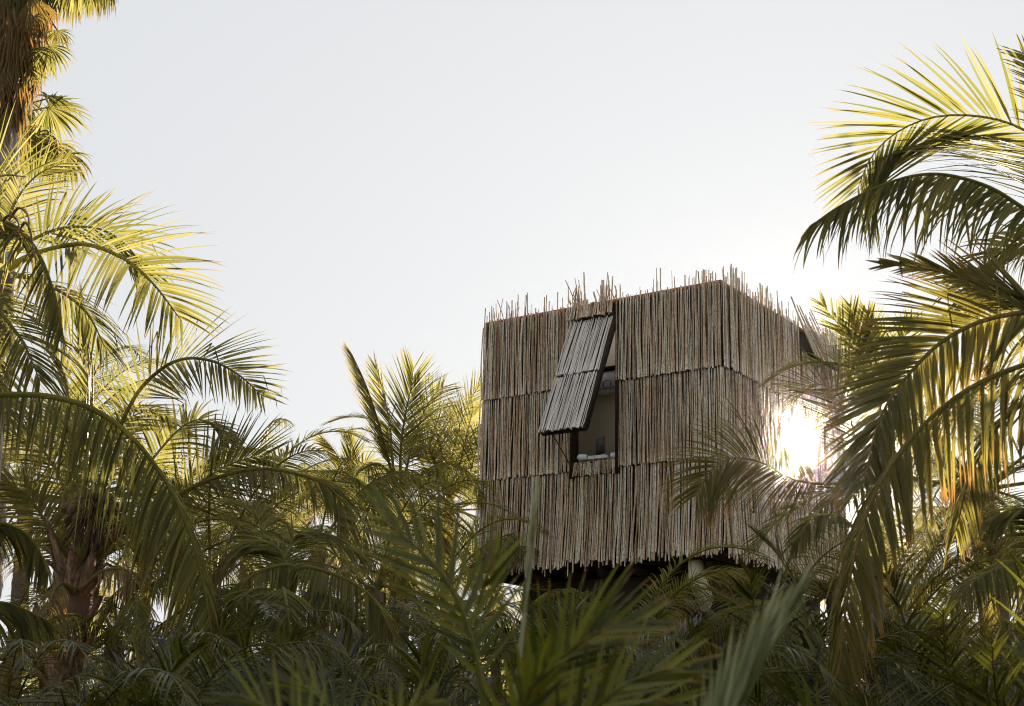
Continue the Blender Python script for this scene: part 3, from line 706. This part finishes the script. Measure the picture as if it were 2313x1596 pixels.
for k in range(220):
    d0 = nrm(rs.normal(0, 1, (1, 3)))[0]; C, _ = spline([fc_, fc_ + d0 * .22, fc_ + d0 * .36 + DOWN * .14], 5); m.tube(C, .006, n=4, rnd=rs.rand(), cap=False)
C, _ = spline([at(178, 1300, 17.5), at(205, 1220, 17.2), fc_], 8); m.tube(C, .03, n=6)
m.build('fruit_stalk', M['nut'], Cp.o, origin=Cp.b)

# --- D palm standing just out of frame left, long frond bending down
D_ = Palm('coconut_palm', 'near palm at the left edge with a long dark frond bending down to the right', 'palm tree', at(-130, 960, 12.6), r=(.2, .15), trunk='grey'); D_.ds = 1.29
D_.frond([(-125, 950, 9.8), (-40, 900, 9.7), (60, 893, 9.6), (140, 902, 9.5), (220, 930, 9.4), (300, 990, 9.3), (370, 1080, 9.2), (420, 1180, 9.1), (453, 1290, 9.05), (472, 1390, 9.0), (482, 1490, 9.0)],
         L=.78, n=128, hint=(.45, -.45, .75), v=-32, droop=2.4, a0=66, a1=30, t0=.08, wd=.025, dry=.14, rad=.024, twist=.2, sides=(1, .95), label='long drooping frond with hanging leaflets')
D_.frond([(-130, 1100, 9.7), (-60, 1180, 10), (0, 1183, 10.2), (55, 1205, 10.3), (90, 1250, 10.3), (108, 1300, 10.3)], L=.4, n=60, hint=(.3, -.4, .9), v=-35, droop=3, t0=.2, dry=.2, wd=.026)
D_.frond([(-130, 1250, 9.7), (-70, 1370, 9.9), (0, 1362, 10), (50, 1375, 10), (100, 1400, 10)], L=.45, n=60, hint=(.2, -.2, 1), v=-40, droop=3, t0=.2, dry=.05, wd=.028)

# trunk seen as pale grey strip at the left border
E_ = Palm('palm_trunk_tree', 'pale grey fibrous palm trunk cut by the left border below the frond', 'palm tree', at(-14, 905, 13.2), base=at(-30, 1500, 13.2) * np.array([1, 1, 0]), trunk='grey', r=(.11, .10), lean=(.02, 0, 0))
E_.frond([(-14, 905, 13.2), (-60, 830, 13.3), (-120, 800, 13.4)], L=.5, n=40, t0=.1)
E_.o.name = 'slim_palm'

# --- H palm right of the long frond
H_ = Palm('coconut_palm', 'low palm between the long drooping frond and the middle palms, fronds arching both ways', 'palm tree', at(650, 1400, 12.5), r=(.16, .13))
for pts, k in ((([(650, 1390, 12.5), (668, 1288, 12.4), (610, 1283, 12.2), (550, 1320, 12), (510, 1420, 11.9)]), dict(v=-30, droop=2.2)),
               (([(650, 1390, 12.5), (672, 1288, 12.3), (760, 1300, 12), (840, 1350, 11.8), (890, 1440, 11.7)]), dict(v=-30, droop=2.0)),
               (([(650, 1390, 12.5), (640, 1260, 12.6), (590, 1225, 12.6), (530, 1240, 12.5), (492, 1290, 12.5)]), dict(v=-10, droop=1.6)),
               (([(650, 1390, 12.5), (655, 1240, 13), (690, 1205, 13), (760, 1215, 13), (820, 1260, 13)]), dict(v=-10, droop=1.5)),
               (([(650, 1390, 12.5), (600, 1330, 12), (540, 1360, 11.8), (500, 1460, 11.7)]), dict(v=-20, droop=2)),
               (([(650, 1390, 12.5), (720, 1340, 12), (790, 1400, 11.8), (830, 1500, 11.7)]), dict(v=-20, droop=2)),
               (([(650, 1390, 12.5), (640, 1330, 11.8), (650, 1380, 11.3), (660, 1470, 11.2)]), dict(v=-20, droop=2)),
               (([(650, 1390, 12.5), (600, 1220, 13.5), (570, 1150, 13.8), (520, 1130, 14)]), dict(v=0, droop=1))):
    H_.frond(pts, L=.55, n=66, wd=.02, hint=(.1, -.35, .9), t0=.2, dry=.1, **k)
H_.boots(6, seed=9)

# --- middle palms left of the hut
I1 = Palm('coconut_palm', 'tall palm left of the hut with narrow upright fronds standing against the sky', 'palm tree', at(905, 1140, 26), r=(.19, .14))
c1 = (905, 1120, 26)
for pts, k in (([c1, (880, 1050, 26), (856, 960, 25.8), (826, 870, 25.6), (795, 800, 25.4)], dict(hint=(-1, -.3, .4), v=45, a0=30, a1=14, L=.75, droop=.15, dry=.35)),
               ([c1, (888, 1050, 26), (880, 960, 26), (866, 890, 26), (850, 828, 26)], dict(hint=(-.8, -.6, .2), v=30, a0=38, a1=16, L=.8, droop=.1, dry=.05)),
               ([c1, (905, 1020, 25.8), (915, 940, 25.6), (928, 880, 25.4), (935, 830, 25.2)], dict(hint=(.1, -1, .2), v=5, a0=48, a1=20, L=1.0, droop=.15, dry=.05)),
               ([c1, (925, 1030, 26.3), (950, 950, 26.6), (975, 900, 26.8), (1000, 875, 27)], dict(hint=(.2, -.9, .4), v=8, a0=52, L=.9, droop=.4, dry=.05)),
               ([c1, (870, 1060, 25.5), (840, 1050, 25), (800, 1080, 24.7), (780, 1150, 24.5)], dict(hint=(0, -.3, .9), v=-20, L=.8, droop=1.4)),
               ([c1, (880, 1080, 25), (850, 1100, 24.5), (825, 1180, 24.3), (820, 1260, 24.2)], dict(hint=(0, -.5, .8), v=-30, L=.8, droop=2)),
               ([c1, (920, 1080, 25), (945, 1090, 24.5), (960, 1150, 24.2), (965, 1240, 24.2)], dict(hint=(0, -.5, .8), v=-30, L=.8, droop=2)),
               ([c1, (930, 1090, 25.4), (990, 1050, 25), (1050, 1060, 24.8), (1090, 1120, 24.6)], dict(hint=(0, -.3, .9), v=-20, L=.8, droop=1.4)),
               ([c1, (860, 1000, 26.5), (820, 970, 26.8), (775, 975, 27)], dict(hint=(0, -.5, .8), v=-5, L=.6, droop=1.0, n=20, dry=.3))):
    kk = dict(n=56, t0=.22, wd=.028, rad=.03); kk.update(k); I1.frond(pts, **kk)
crown(I1, 'coco', 18, 31, els=(-20, -45, 10, -35, 35), scale=1.0)
I2 = Palm('coconut_palm', 'palm tucked against the left side of the hut with loose upright fronds', 'palm tree', at(1010, 1150, 28.5), r=(.19, .14))
c2 = (1010, 1130, 28.5)
for pts, k in (([c2, (1020, 1040, 28.5), (1040, 960, 28.5), (1065, 900, 28.5), (1085, 868, 28.5)], dict(hint=(.6, -.6, .3), v=10, L=.85, droop=.5)),
               ([c2, (1000, 1040, 28.8), (985, 970, 29), (965, 930, 29.2)], dict(hint=(-.3, -.9, .2), v=8, L=.9, droop=.3)),
               ([c2, (1015, 1050, 29), (1020, 980, 29.5), (1025, 920, 30)], dict(hint=(0, -1, .1), v=6, L=.9, droop=.3)),
               ([c2, (1035, 1060, 27.5), (1050, 1000, 27.3), (1062, 950, 27.2), (1070, 920, 27.1)], dict(hint=(.2, -.9, .3), v=6, L=.9, droop=.3)),
               ([c2, (1055, 1080, 27.2), (1075, 1020, 27), (1088, 980, 26.8)], dict(hint=(.3, -.8, .4), v=6, L=.8, droop=.5)),
               ([c2, (985, 1060, 27.8), (965, 1010, 27.6), (940, 985, 27.4)], dict(hint=(-.3, -.8, .4), v=6, L=.8, droop=.6)),
               ([c2, (1050, 1050, 28), (1090, 1000, 27.8), (1130, 1010, 27.6)], dict(hint=(0, -.5, .8), v=0, L=.8, droop=1.0)),
               ([c2, (1040, 1090, 27.7), (1075, 1080, 27.3), (1110, 1140, 27)], dict(hint=(0, -.5, .8), v=-10, L=.8, droop=1.6))):
    kk = dict(n=50, t0=.22, wd=.028, dry=.15, rad=.03); kk.update(k); I2.frond(pts, **kk)
crown(I2, 'coco', 24, 33, els=(-20, 45, 25, 5, -40, 62), scale=.95)
I3 = Palm('coconut_palm', 'small distant palm with two thin upright tips beside the tall middle palm', 'palm tree', at(785, 1130, 36), r=(.18, .13))
c3 = (785, 1120, 36)
for pts, k in (([c3, (775, 1060, 36), (755, 1020, 36), (728, 992, 36)], dict(hint=(-.8, -.5, .3), v=40, a0=32, L=.6, dry=.3)),
               ([c3, (790, 1060, 36), (792, 1020, 36), (785, 985, 36)], dict(hint=(.3, -.9, .3), v=20, a0=32, L=.7)),
               ([c3, (805, 1070, 36), (830, 1045, 36), (850, 1050, 36)], dict(hint=(.3, -.7, .6), v=5, L=.8, droop=.8))):
    kk = dict(n=44, t0=.25, wd=.034, dry=.1, droop=.2); kk.update(k); I3.frond(pts, **kk)
crown(I3, 'coco', 14, 34, els=(30, 5, -25), scale=1.0)

# --- right-hand palm, crown out of frame
Rp = Palm('coconut_palm', 'big coconut palm at the right border whose fronds hang over the hut and sky', 'palm tree', at(2470, 650, 11.6), base=at(2520, 1500, 11.6) * np.array([1, 1, 0]), r=(.2, .14))
cr = (2465, 640, 11.6)
Rp.frond([cr, (2440, 440, 13), (2370, 335, 14.3), (2290, 283, 14.6), (2200, 262, 14.7), (2105, 266, 14.8), (2025, 300, 14.8), (1968, 355, 14.8), (1938, 425, 14.8)], L=1.35, n=104, sides=(1, 1.45), hint=(-.1, -1, .12), v=2, droop=.15, a0=64, a1=26, t0=.2, wd=.042, dry=.05, rad=.028, kink=.02, label='top bright green frond')
Rp.frond([cr, (2390, 520, 11.2), (2313, 472, 11.1), (2235, 424, 11), (2140, 396, 10.9), (2060, 398, 10.8), (1970, 428, 10.7), (1890, 470, 10.6), (1835, 508, 10.6)], L=.78, n=80, hint=(-.15, -.45, 1), v=-50, droop=2.2, a0=66, a1=18, t0=.1, wd=.036, dry=.12, twist=.4, lj=.2, kink=.15, rad=.022, label='grey green drooping frond')
Rp.frond([cr, (2420, 560, 11.8), (2360, 540, 12.2), (2280, 560, 12.5), (2220, 610, 12.7), (2180, 690, 12.8)], L=.75, n=50, hint=(-.3, -.8, .4), v=0, droop=.7, t0=.15, wd=.036, dry=.65, kink=.25)
Rp.frond([cr, (2400, 690, 11), (2313, 690, 10.9), (2240, 655, 10.8), (2150, 622, 10.7), (2060, 603, 10.6), (2000, 600, 10.6)], L=.42, n=56, hint=(-.2, -.9, .3), v=6, droop=.3, a0=40, a1=14, t0=.2, wd=.036, dry=.6)
Rp.frond([cr, (2390, 712, 10.6), (2313, 707, 10.5), (2215, 727, 10.4), (2125, 775, 10.3), (2050, 850, 10.2), (1995, 930, 10.1), (1968, 1010, 10.1), (1952, 1090, 10)], L=.86, n=150, hint=(-.35, -.9, .3), v=4, droop=.22, a0=58, a1=24, t0=.12, wd=.038, dry=.5, rad=.028, twist=.08, kink=.08, label='mustard coloured frond in front of the hut')
Rp.frond([cr, (2400, 800, 9.6), (2313, 824, 9.5), (2200, 872, 9.4), (2100, 947, 9.3), (2015, 1050, 9.2), (1957, 1160, 9.1), (1925, 1280, 9), (1905, 1420, 9), (1893, 1560, 9)], L=.82, n=155, hint=(-.45, -.5, .7), v=-30, droop=2.0, a0=60, a1=24, t0=.06, wd=.035, dry=.55, rad=.026, twist=.2, kink=.15, label='long brownish frond hanging down')
Rp.frond([cr, (2420, 860, 11.5), (2330, 900, 11.5), (2250, 970, 11.5), (2190, 1080, 11.5), (2160, 1200, 11.5)], L=.7, n=70, hint=(-.45, -.5, .7), v=-20, droop=1.8, t0=.06, wd=.04, dry=.45)
Rp.frond([cr, (2460, 500, 12.4), (2430, 300, 12.6), (2370, 180, 12.7), (2310, 120, 12.8)], L=.7, n=60, hint=(-.3, -.9, .1), v=5, droop=.3, t0=.2, dry=.05)

# --- palms right, behind
S1 = Palm('coconut_palm', 'dense backlit palm at the right behind the brown hanging frond, dark trunk showing', 'palm tree', at(2212, 1110, 18), r=(.2, .15))
crown(S1, 'coco', 26, 41, els=(35, 10, -15, -35, -50, 60), scale=1.0)
S2 = Palm('coconut_palm', 'lower palm at the right border with arching striped frond below the dense palm', 'palm tree', at(2390, 1330, 14), r=(.18, .13))
for pts, k in (([(2390, 1320, 14), (2320, 1268, 13.8), (2250, 1285, 13.6), (2190, 1320, 13.4), (2150, 1375, 13.2)], dict(v=-20, droop=1.8, hint=(-.3, -.6, .8))),
               ([(2390, 1340, 14), (2313, 1474, 12), (2250, 1478, 12), (2190, 1490, 12)], dict(v=-45, droop=2.5, hint=(0, -.5, .9))),
               ([(2390, 1320, 14), (2350, 1180, 14), (2300, 1150, 14), (2230, 1180, 14)], dict(v=-20, droop=1.8, hint=(-.3, -.6, .8)))):
    S2.frond(pts, L=.55, n=60, t0=.1, **k)
S3 = Palm('coconut_palm', 'sunlit far palm glimpsed between trunks at far right', 'palm tree', at(2330, 1230, 27), r=(.18, .13)); crown(S3, 'coco', 20, 43, els=(45, 20, -5, -30), scale=1.0)
S4 = Palm('coconut_palm', 'far palm low behind the hanging brown frond right of the hut', 'palm tree', at(2080, 1340, 30), r=(.18, .13)); crown(S4, 'coco', 18, 44, els=(45, 20, -5, -30), scale=1.0)
Q1 = Palm('coconut_palm', 'palm behind the right side of the hut, green tips above its roofline', 'palm tree', at(1985, 960, 31), r=(.18, .13))
c4 = (1985, 930, 31)
for pts in ([c4, (1950, 830, 31), (1905, 750, 31), (1855, 685, 31)], [c4, (1965, 830, 31), (1940, 750, 31), (1920, 690, 31)], [c4, (1985, 830, 31), (1975, 760, 31), (1960, 705, 31)], [c4, (1930, 860, 30.8), (1890, 810, 30.6), (1860, 790, 30.5)], [c4, (2020, 840, 31), (2040, 770, 31), (2060, 720, 31)]):
    Q1.frond(pts, L=.75, n=50, hint=(-.2, -1, .2), v=8, a0=48, droop=.3, t0=.2, wd=.05, dry=.1)
crown(Q1, 'coco', 10, 45, els=(10, -20), scale=.9, azc=-30, azw=60)
Q2 = Palm('coconut_palm', 'palm in front of the hut side face, pale frond curving left beside the sun', 'palm tree', at(1960, 1250, 17), r=(.17, .12))
c5 = (1955, 1220, 17)
Q2.frond([c5, (1920, 1100, 17), (1865, 1095, 17), (1790, 1082, 17), (1720, 1045, 17), (1655, 1035, 17), (1605, 1065, 17), (1572, 1120, 17)], L=.95, n=125, hint=(-.1, -1, .3), v=0, droop=.9, a0=68, a1=30, t0=.38, wd=.020, dry=.45, label='pale frond curving left')  # dry tint warms the colour in place of a backlit glow
Q2.frond([c5, (1945, 1080, 17.5), (1925, 960, 17.6), (1895, 895, 17.7), (1850, 868, 17.8), (1800, 880, 17.9)], L=1.0, n=56, kink=0, hint=(-.1, -1, .3), v=0, droop=.15, a0=60, a1=30, t0=.45, wd=.017, dry=.1)
Q2.frond([c5, (1900, 1170, 16.5), (1840, 1170, 16.3), (1790, 1230, 16.2)], L=.5, n=50, hint=(-.1, -.5, .8), v=-20, droop=1.5, t0=.2)

# --- background palms (left and behind)
BGL = [(330, 1200, 24, 'sunlit palm behind the long drooping frond at left'), (60, 1130, 23, 'yellow backlit palm behind the coconut trunk at far left'), (480, 1330, 19, 'dark low palm just right of the long frond tip'),
       (560, 1190, 27, 'bright yellow green palm under the curling frond'), (720, 1240, 24, 'pale backlit palm left of the tall middle palm'), (850, 1330, 21, 'shadowed palm below the tall middle palm'),
       (640, 1180, 38, 'hazy far palm low on the horizon between left and middle palms'), (960, 1400, 24, 'shadowed palm beneath the hut left corner'), (420, 1150, 34, 'far pale palm behind the orange dried leaflets'),
       (160, 1000, 24, 'olive palm crown behind the pale upright frond at left'), (1150, 1440, 30, 'dim palm seen under the hut floor at left'), (1750, 1430, 21, 'dim palm below the hut right corner'),
       (1880, 1330, 25, 'shaded palm right of the hut base'), (1420, 1490, 19, 'dark palm in the middle under the hut'), (2000, 1480, 17, 'dark palm low at right of the centre'), (260, 1440, 18, 'dark palm behind the brown leaf bases')]
for i, (x, y, d, lb) in enumerate(BGL):
    P_ = Palm('coconut_palm', lb, 'palm tree', at(x, y, d), r=(.17, .12)); crown(P_, 'coco', 14 if y < 1300 else 12, 60 + i, els=(60, 38, 15, -8, -32), scale=.92)

# --- unseen palms added behind and beside the viewpoint to shade the undergrowth
for i, (x, y, z) in enumerate([(-4, -3, 3.6), (3.5, -3.5, 3.8), (-.5, -6, 4.2), (7, -1.5, 3.8), (-7, 0, 3.8), (-6.0, 3.2, 3.0), (7.4, 3.4, 3.0)]):
    P_ = Palm('coconut_palm', 'unseen palm added behind the viewpoint to shade the undergrowth', 'palm tree', (x, y, z), r=(.17, .12), group='shade palms added behind the viewpoint'); crown(P_, 'coco', 20, 300 + i, els=(60, 38, 15, -8, -30), scale=1.15)

# --- understory clumps: stems with feathery dark fronds
def areca(x, ytop, d, lb, seed, n=18, sc_=1.0, stems=4, mat=None):
    rs = np.random.RandomState(seed); top = at(x, ytop, d); H = max(top[2] - 1.15 * sc_, .4); b = top * np.array([1, 1, 0])
    o = empty('areca_palm', b); tag(o, lb, 'palm bush')
    for s in range(stems):
        a = rs.uniform(0, 6.28); q_ = np.array([math.cos(a), math.sin(a), 0]); h = H * rs.uniform(.6, 1.0)
        P = [q_ * .12, q_ * .25 + ZZ * h * .6, q_ * rs.uniform(.25, .5) + ZZ * h]
        C, _ = spline(P, 10); m = MB(); m.tube(C, np.linspace(.03, .018, 10), n=6); m.build('stem', M['trunk'], o, smooth=True)
        for k in range(n // stems):
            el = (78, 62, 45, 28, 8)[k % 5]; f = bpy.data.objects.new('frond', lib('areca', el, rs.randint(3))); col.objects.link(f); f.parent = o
            f.location = tuple(C[-1]); f.rotation_euler = (rs.normal(0, .1), rs.normal(0, .1), rs.uniform(0, 6.28)); z = sc_ * rs.uniform(.8, 1.2); f.scale = (z, z, z)
    return o
AR = [(60, 1500, 9, 'dark feathery bush in the bottom left corner'), (330, 1350, 9.5, 'dark feathery bush below the long frond with shiny blades'), (200, 1570, 7.5, 'low dark bush at the foot of the left trunk'),
      (470, 1450, 8.5, 'dark bush at the tip of the long drooping frond'), (640, 1480, 9, 'dark bush under the low arching palm'), (820, 1400, 10, 'dark bush left of the big blurred plant'),
      (980, 1480, 8, 'dark bush directly behind the big blurred plant'), (1280, 1330, 14, 'thin upright bush in front of the dark space under the hut'), (1500, 1370, 11, 'fine leaved bush below the middle of the hut'),
      (1640, 1290, 13, 'bush with radiating blades below the hut corner post'), (1730, 1400, 9, 'bush behind the pale blurred blade'), (1860, 1260, 13, 'green tufted bush right under the hut side face'),
      (1900, 1580, 8.5, 'dark bush at the lower end of the brown hanging frond'), (2120, 1330, 10.5, 'tall dark bush with upright blades at right'), (2230, 1330, 7.5, 'dark glossy bush near the right border'),
      (2080, 1560, 7, 'arching dark bush at bottom right of centre'), (2290, 1490, 6.5, 'bush with shade-dark leaves in the bottom right corner'), (1560, 1500, 8, 'low bush behind the yellow green blurred blades'),
      (1350, 1500, 9, 'low dark bush behind the blurred plant at centre bottom'), (1180, 1420, 11, 'thin bush between the blurred plant and the hut underside')]
for i, (x, y, d, lb) in enumerate(AR): areca(x, y, d, lb, 200 + i, n=22 if d < 10 else 18, sc_=.85 + .02 * d)

YG = [(20, 1540, 10, 'young dark palm low in the left corner behind the feathery bush'), (150, 1620, 8, 'young palm with arching fronds at the foot of the left trunk'), (320, 1500, 11, 'young palm between the left trunk and the long frond'),
      (400, 1520, 9, 'young palm low under the long drooping frond'), (540, 1470, 12, 'young palm under the low arching palm, left part'), (700, 1520, 10, 'young palm under the low arching palm, right part'),
      (800, 1470, 13, 'young palm below the trunk of the tall middle palm'), (920, 1530, 10, 'young palm low behind the big blurred plant, left part'), (1050, 1490, 14, 'young palm low below the hut left corner'),
      (1180, 1560, 9, 'young palm low behind the big blurred plant, right part'), (1330, 1530, 11, 'young palm low in front of the dark wall under the hut'), (1470, 1560, 9, 'young palm low beside the yellow green blurred blades'),
      (1620, 1540, 12, 'young palm low behind the pale blurred blade'), (1780, 1530, 10, 'young palm low right of the pale blurred blade'), (1880, 1470, 13, 'young palm low behind the tip of the brown hanging frond'),
      (1990, 1550, 9, 'young palm low between the right bushes'), (2130, 1500, 11, 'young palm low behind the tall dark bush at right'), (2280, 1530, 9, 'young palm low at the right border'),
      (2200, 1440, 15, 'young palm in backlight below the dense right palm'), (1400, 1440, 16, 'young palm standing under the hut edge'), (620, 1420, 17, 'young palm in backlight behind the low arching palm'),
      (370, 1400, 18, 'young palm in backlight behind the long frond'), (20, 1430, 19, 'young palm in backlight at the left edge behind the trunk'), (130, 1470, 21, 'young palm deep in the shade behind the left trunk'),
      (480, 1440, 20, 'young palm deep in the shade right of the long frond tip'), (560, 1500, 15, 'young palm low and close under the low arching palm'), (760, 1430, 19, 'young palm deep in the shade left of the middle trunks'),
      (880, 1440, 17, 'young palm between the middle trunks'), (1010, 1420, 19, 'young palm just left of the space under the hut'), (1120, 1430, 20, 'young palm by the left end of the hut underside'),
      (2100, 1430, 20, 'young palm in backlight behind the tall dark bush'), (2290, 1420, 21, 'young palm in backlight at the far right')]
for i, (x, y, d, lb) in enumerate(YG):
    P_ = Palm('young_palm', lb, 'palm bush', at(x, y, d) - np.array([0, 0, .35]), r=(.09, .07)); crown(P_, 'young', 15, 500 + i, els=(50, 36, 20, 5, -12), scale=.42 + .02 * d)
# far undergrowth that reads as one mass
rs = np.random.RandomState(99); ub = MB(); NU = 15000
yy = rs.uniform(26, 58, NU); xx = yy * rs.uniform(-.46, .46, NU); hh = (1.6 + 1.9 * (yy - 26) / 32 + .8 * np.sin(xx * .7 + yy * .4)) * rs.rand(NU) ** .6 * 1.2
D0 = nrm(rs.normal(0, 1, (NU, 3)) + np.array([0, 0, .4]))
leaflets(ub, rs, np.stack([xx, yy, hh], 1), D0, nrm(rs.normal(0, 1, (NU, 3))), rs.uniform(.5, 1.0, NU), .09, 1.2, K=3, kink=0, dry=.1)
tag(ub.build('undergrowth', M['leaf']), kind='stuff')

# --- near, out-of-focus plants
def near(name, lb, base, cat='plant'):
    o = empty(name, base); tag(o, lb, cat); return o
def nf(o, pts, **k):
    SEED[0] += 1; b = np.array(o.location); kk = dict(seed=SEED[0], t0=.12, wd=.015, rad=.006, K=7, kink=0, twist=.25, dry=.03, n=16, miss=0, gaps=.3); kk.update(k); mat = kk.pop('mat', 'leaf_blur')
    frond_mb(pp(pts), **kk).build('frond', M[mat], o, origin=b)
J = near('feather_palm', 'large blurred green plant at bottom centre, broad blades fanning up and right', at(1120, 1900, 3.3) * np.array([1, 1, 0]))
nf(J, [(1120, 1900, 3.3), (1105, 1650, 3.3), (1070, 1460, 3.3), (1020, 1330, 3.3), (950, 1245, 3.3), (870, 1180, 3.3)], L=.23, n=16, hint=(.2, -.9, .3), v=5, droop=.1, a0=52, a1=20, t0=.5)
nf(J, [(1120, 1900, 3.4), (1090, 1600, 3.4), (1075, 1430, 3.4), (1090, 1330, 3.4), (1120, 1260, 3.4)], L=.19, n=9, hint=(.2, -.9, .3), v=5, droop=.2, a0=50, a1=14, t0=.5)
nf(J, [(1130, 1900, 3.2), (1180, 1650, 3.2), (1260, 1500, 3.15), (1350, 1430, 3.1), (1440, 1405, 3.1)], L=.22, n=17, hint=(-.1, -.9, .4), v=8, droop=.3, a0=42, a1=16, t0=.4)
nf(J, [(1140, 1950, 3.1), (1260, 1700, 3.05), (1380, 1570, 3), (1480, 1520, 3), (1560, 1510, 3)], L=.18, n=15, hint=(-.1, -.9, .4), v=8, droop=.4, a0=40, a1=16, t0=.35, dry=.12)
nf(J, [(1120, 1950, 3.0), (1150, 1750, 3.0), (1180, 1600, 2.95), (1230, 1510, 2.9)], L=.16, n=12, hint=(-.1, -.9, .4), v=8, droop=.3, a0=40, a1=16, t0=.35, dry=.1)
nf(J, [(1120, 1950, 3.5), (1150, 1700, 3.5), (1172, 1500, 3.5), (1190, 1340, 3.5), (1213, 1165, 3.5)], L=.2, n=4, hint=(-1, -.3, .1), v=30, droop=0, a0=6, a1=2, t0=.70, wd=.030, mat='leaf_pale')
K_ = near('feather_palm', 'small blurred plant at the bottom left of centre with blades pointing up left', at(760, 1950, 2.9) * np.array([1, 1, 0]))
nf(K_, [(760, 1950, 2.9), (720, 1760, 2.9), (660, 1660, 2.9), (600, 1600, 2.9), (540, 1570, 2.9)], L=.17, n=15, wd=.012, hint=(.2, -.9, .3), v=5, droop=0, a0=46, a1=22, t0=.3)
nf(K_, [(770, 1950, 3.1), (790, 1750, 3.1), (770, 1640, 3.1), (700, 1560, 3.1), (640, 1540, 3.1)], L=.14, n=15, wd=.012, hint=(.2, -.9, .3), v=5, droop=0, a0=46, a1=22, t0=.3)
nf(K_, [(780, 1950, 3.0), (850, 1750, 3.0), (900, 1640, 3.0), (960, 1590, 3.0)], L=.12, n=12, hint=(.2, -.9, .3), v=5, droop=.3, a0=46, a1=22, t0=.3, mat='leaf')
N_ = near('palm_frond_shoot', 'pale green blurred closed frond rising at lower right of centre', at(1540, 1950, 2.6) * np.array([1, 1, 0]))
nf(N_, [(1540, 1950, 2.6), (1600, 1750, 2.6), (1660, 1620, 2.6), (1715, 1510, 2.6), (1775, 1400, 2.6)], L=.22, n=42, hint=(-.8, -.5, .2), v=35, droop=0, a0=13, a1=3, t0=.05, wd=.010, lj=.2, twist=.5, gaps=0, mat='leaf_pale')
nf(N_, [(1520, 1950, 2.7), (1580, 1750, 2.7), (1630, 1620, 2.7), (1690, 1500, 2.7), (1730, 1430, 2.7)], L=.20, n=42, hint=(-.8, -.5, .2), v=35, droop=0, a0=13, a1=3, t0=.05, wd=.010, lj=.2, twist=.5, gaps=0, mat='leaf_pale')
nf(J, [(1140, 1950, 3.2), (1300, 1700, 3.2), (1420, 1600, 3.2), (1520, 1590, 3.2)], L=.2, n=12, hint=(-.1, -.9, .4), v=8, droop=.4, a0=46, a1=16, t0=.35, dry=.15)
nf(J, [(1140, 1950, 3.6), (1220, 1650, 3.6), (1290, 1480, 3.6), (1340, 1390, 3.6)], L=.2, n=12, hint=(-.1, -.9, .4), v=8, droop=.4, a0=46, a1=16, t0=.4, dry=.1)
O_ = near('feather_palm', 'blurred green blades poking in at the right border near the bottom', at(2420, 1800, 3.4) * np.array([1, 1, 0]))
nf(O_, [(2420, 1800, 3.4), (2400, 1600, 3.4), (2350, 1500, 3.4), (2310, 1470, 3.4)], L=.14, n=10, hint=(.2, -.9, .3), v=5, droop=.2, a0=46, a1=22, t0=.4)

# ------------------------------------------------------------------ air: thin haze added to spread glare round the sun
hz = bpy.data.meshes.new('haze')
x0, x1, y0, y1, z0, z1 = -40, 40, -9, 62, -1.4, 15
hz.from_pydata([(x, y, z) for z in (z0, z1) for y in (y0, y1) for x in (x0, x1)], [], [(0, 2, 3, 1), (4, 5, 7, 6), (0, 1, 5, 4), (2, 6, 7, 3), (0, 4, 6, 2), (1, 3, 7, 5)])
ho = bpy.data.objects.new('haze', hz); col.objects.link(ho); tag(ho, kind='stuff')
q = NM('haze'); pv = q.n('ShaderNodeVolumePrincipled'); pv.inputs['Color'].default_value = (1, .93, .82, 1)
pv.inputs['Density'].default_value = .00040; pv.inputs['Anisotropy'].default_value = .990
q.l(pv.outputs[0], q.out.inputs['Volume']); hz.materials.append(q.m)
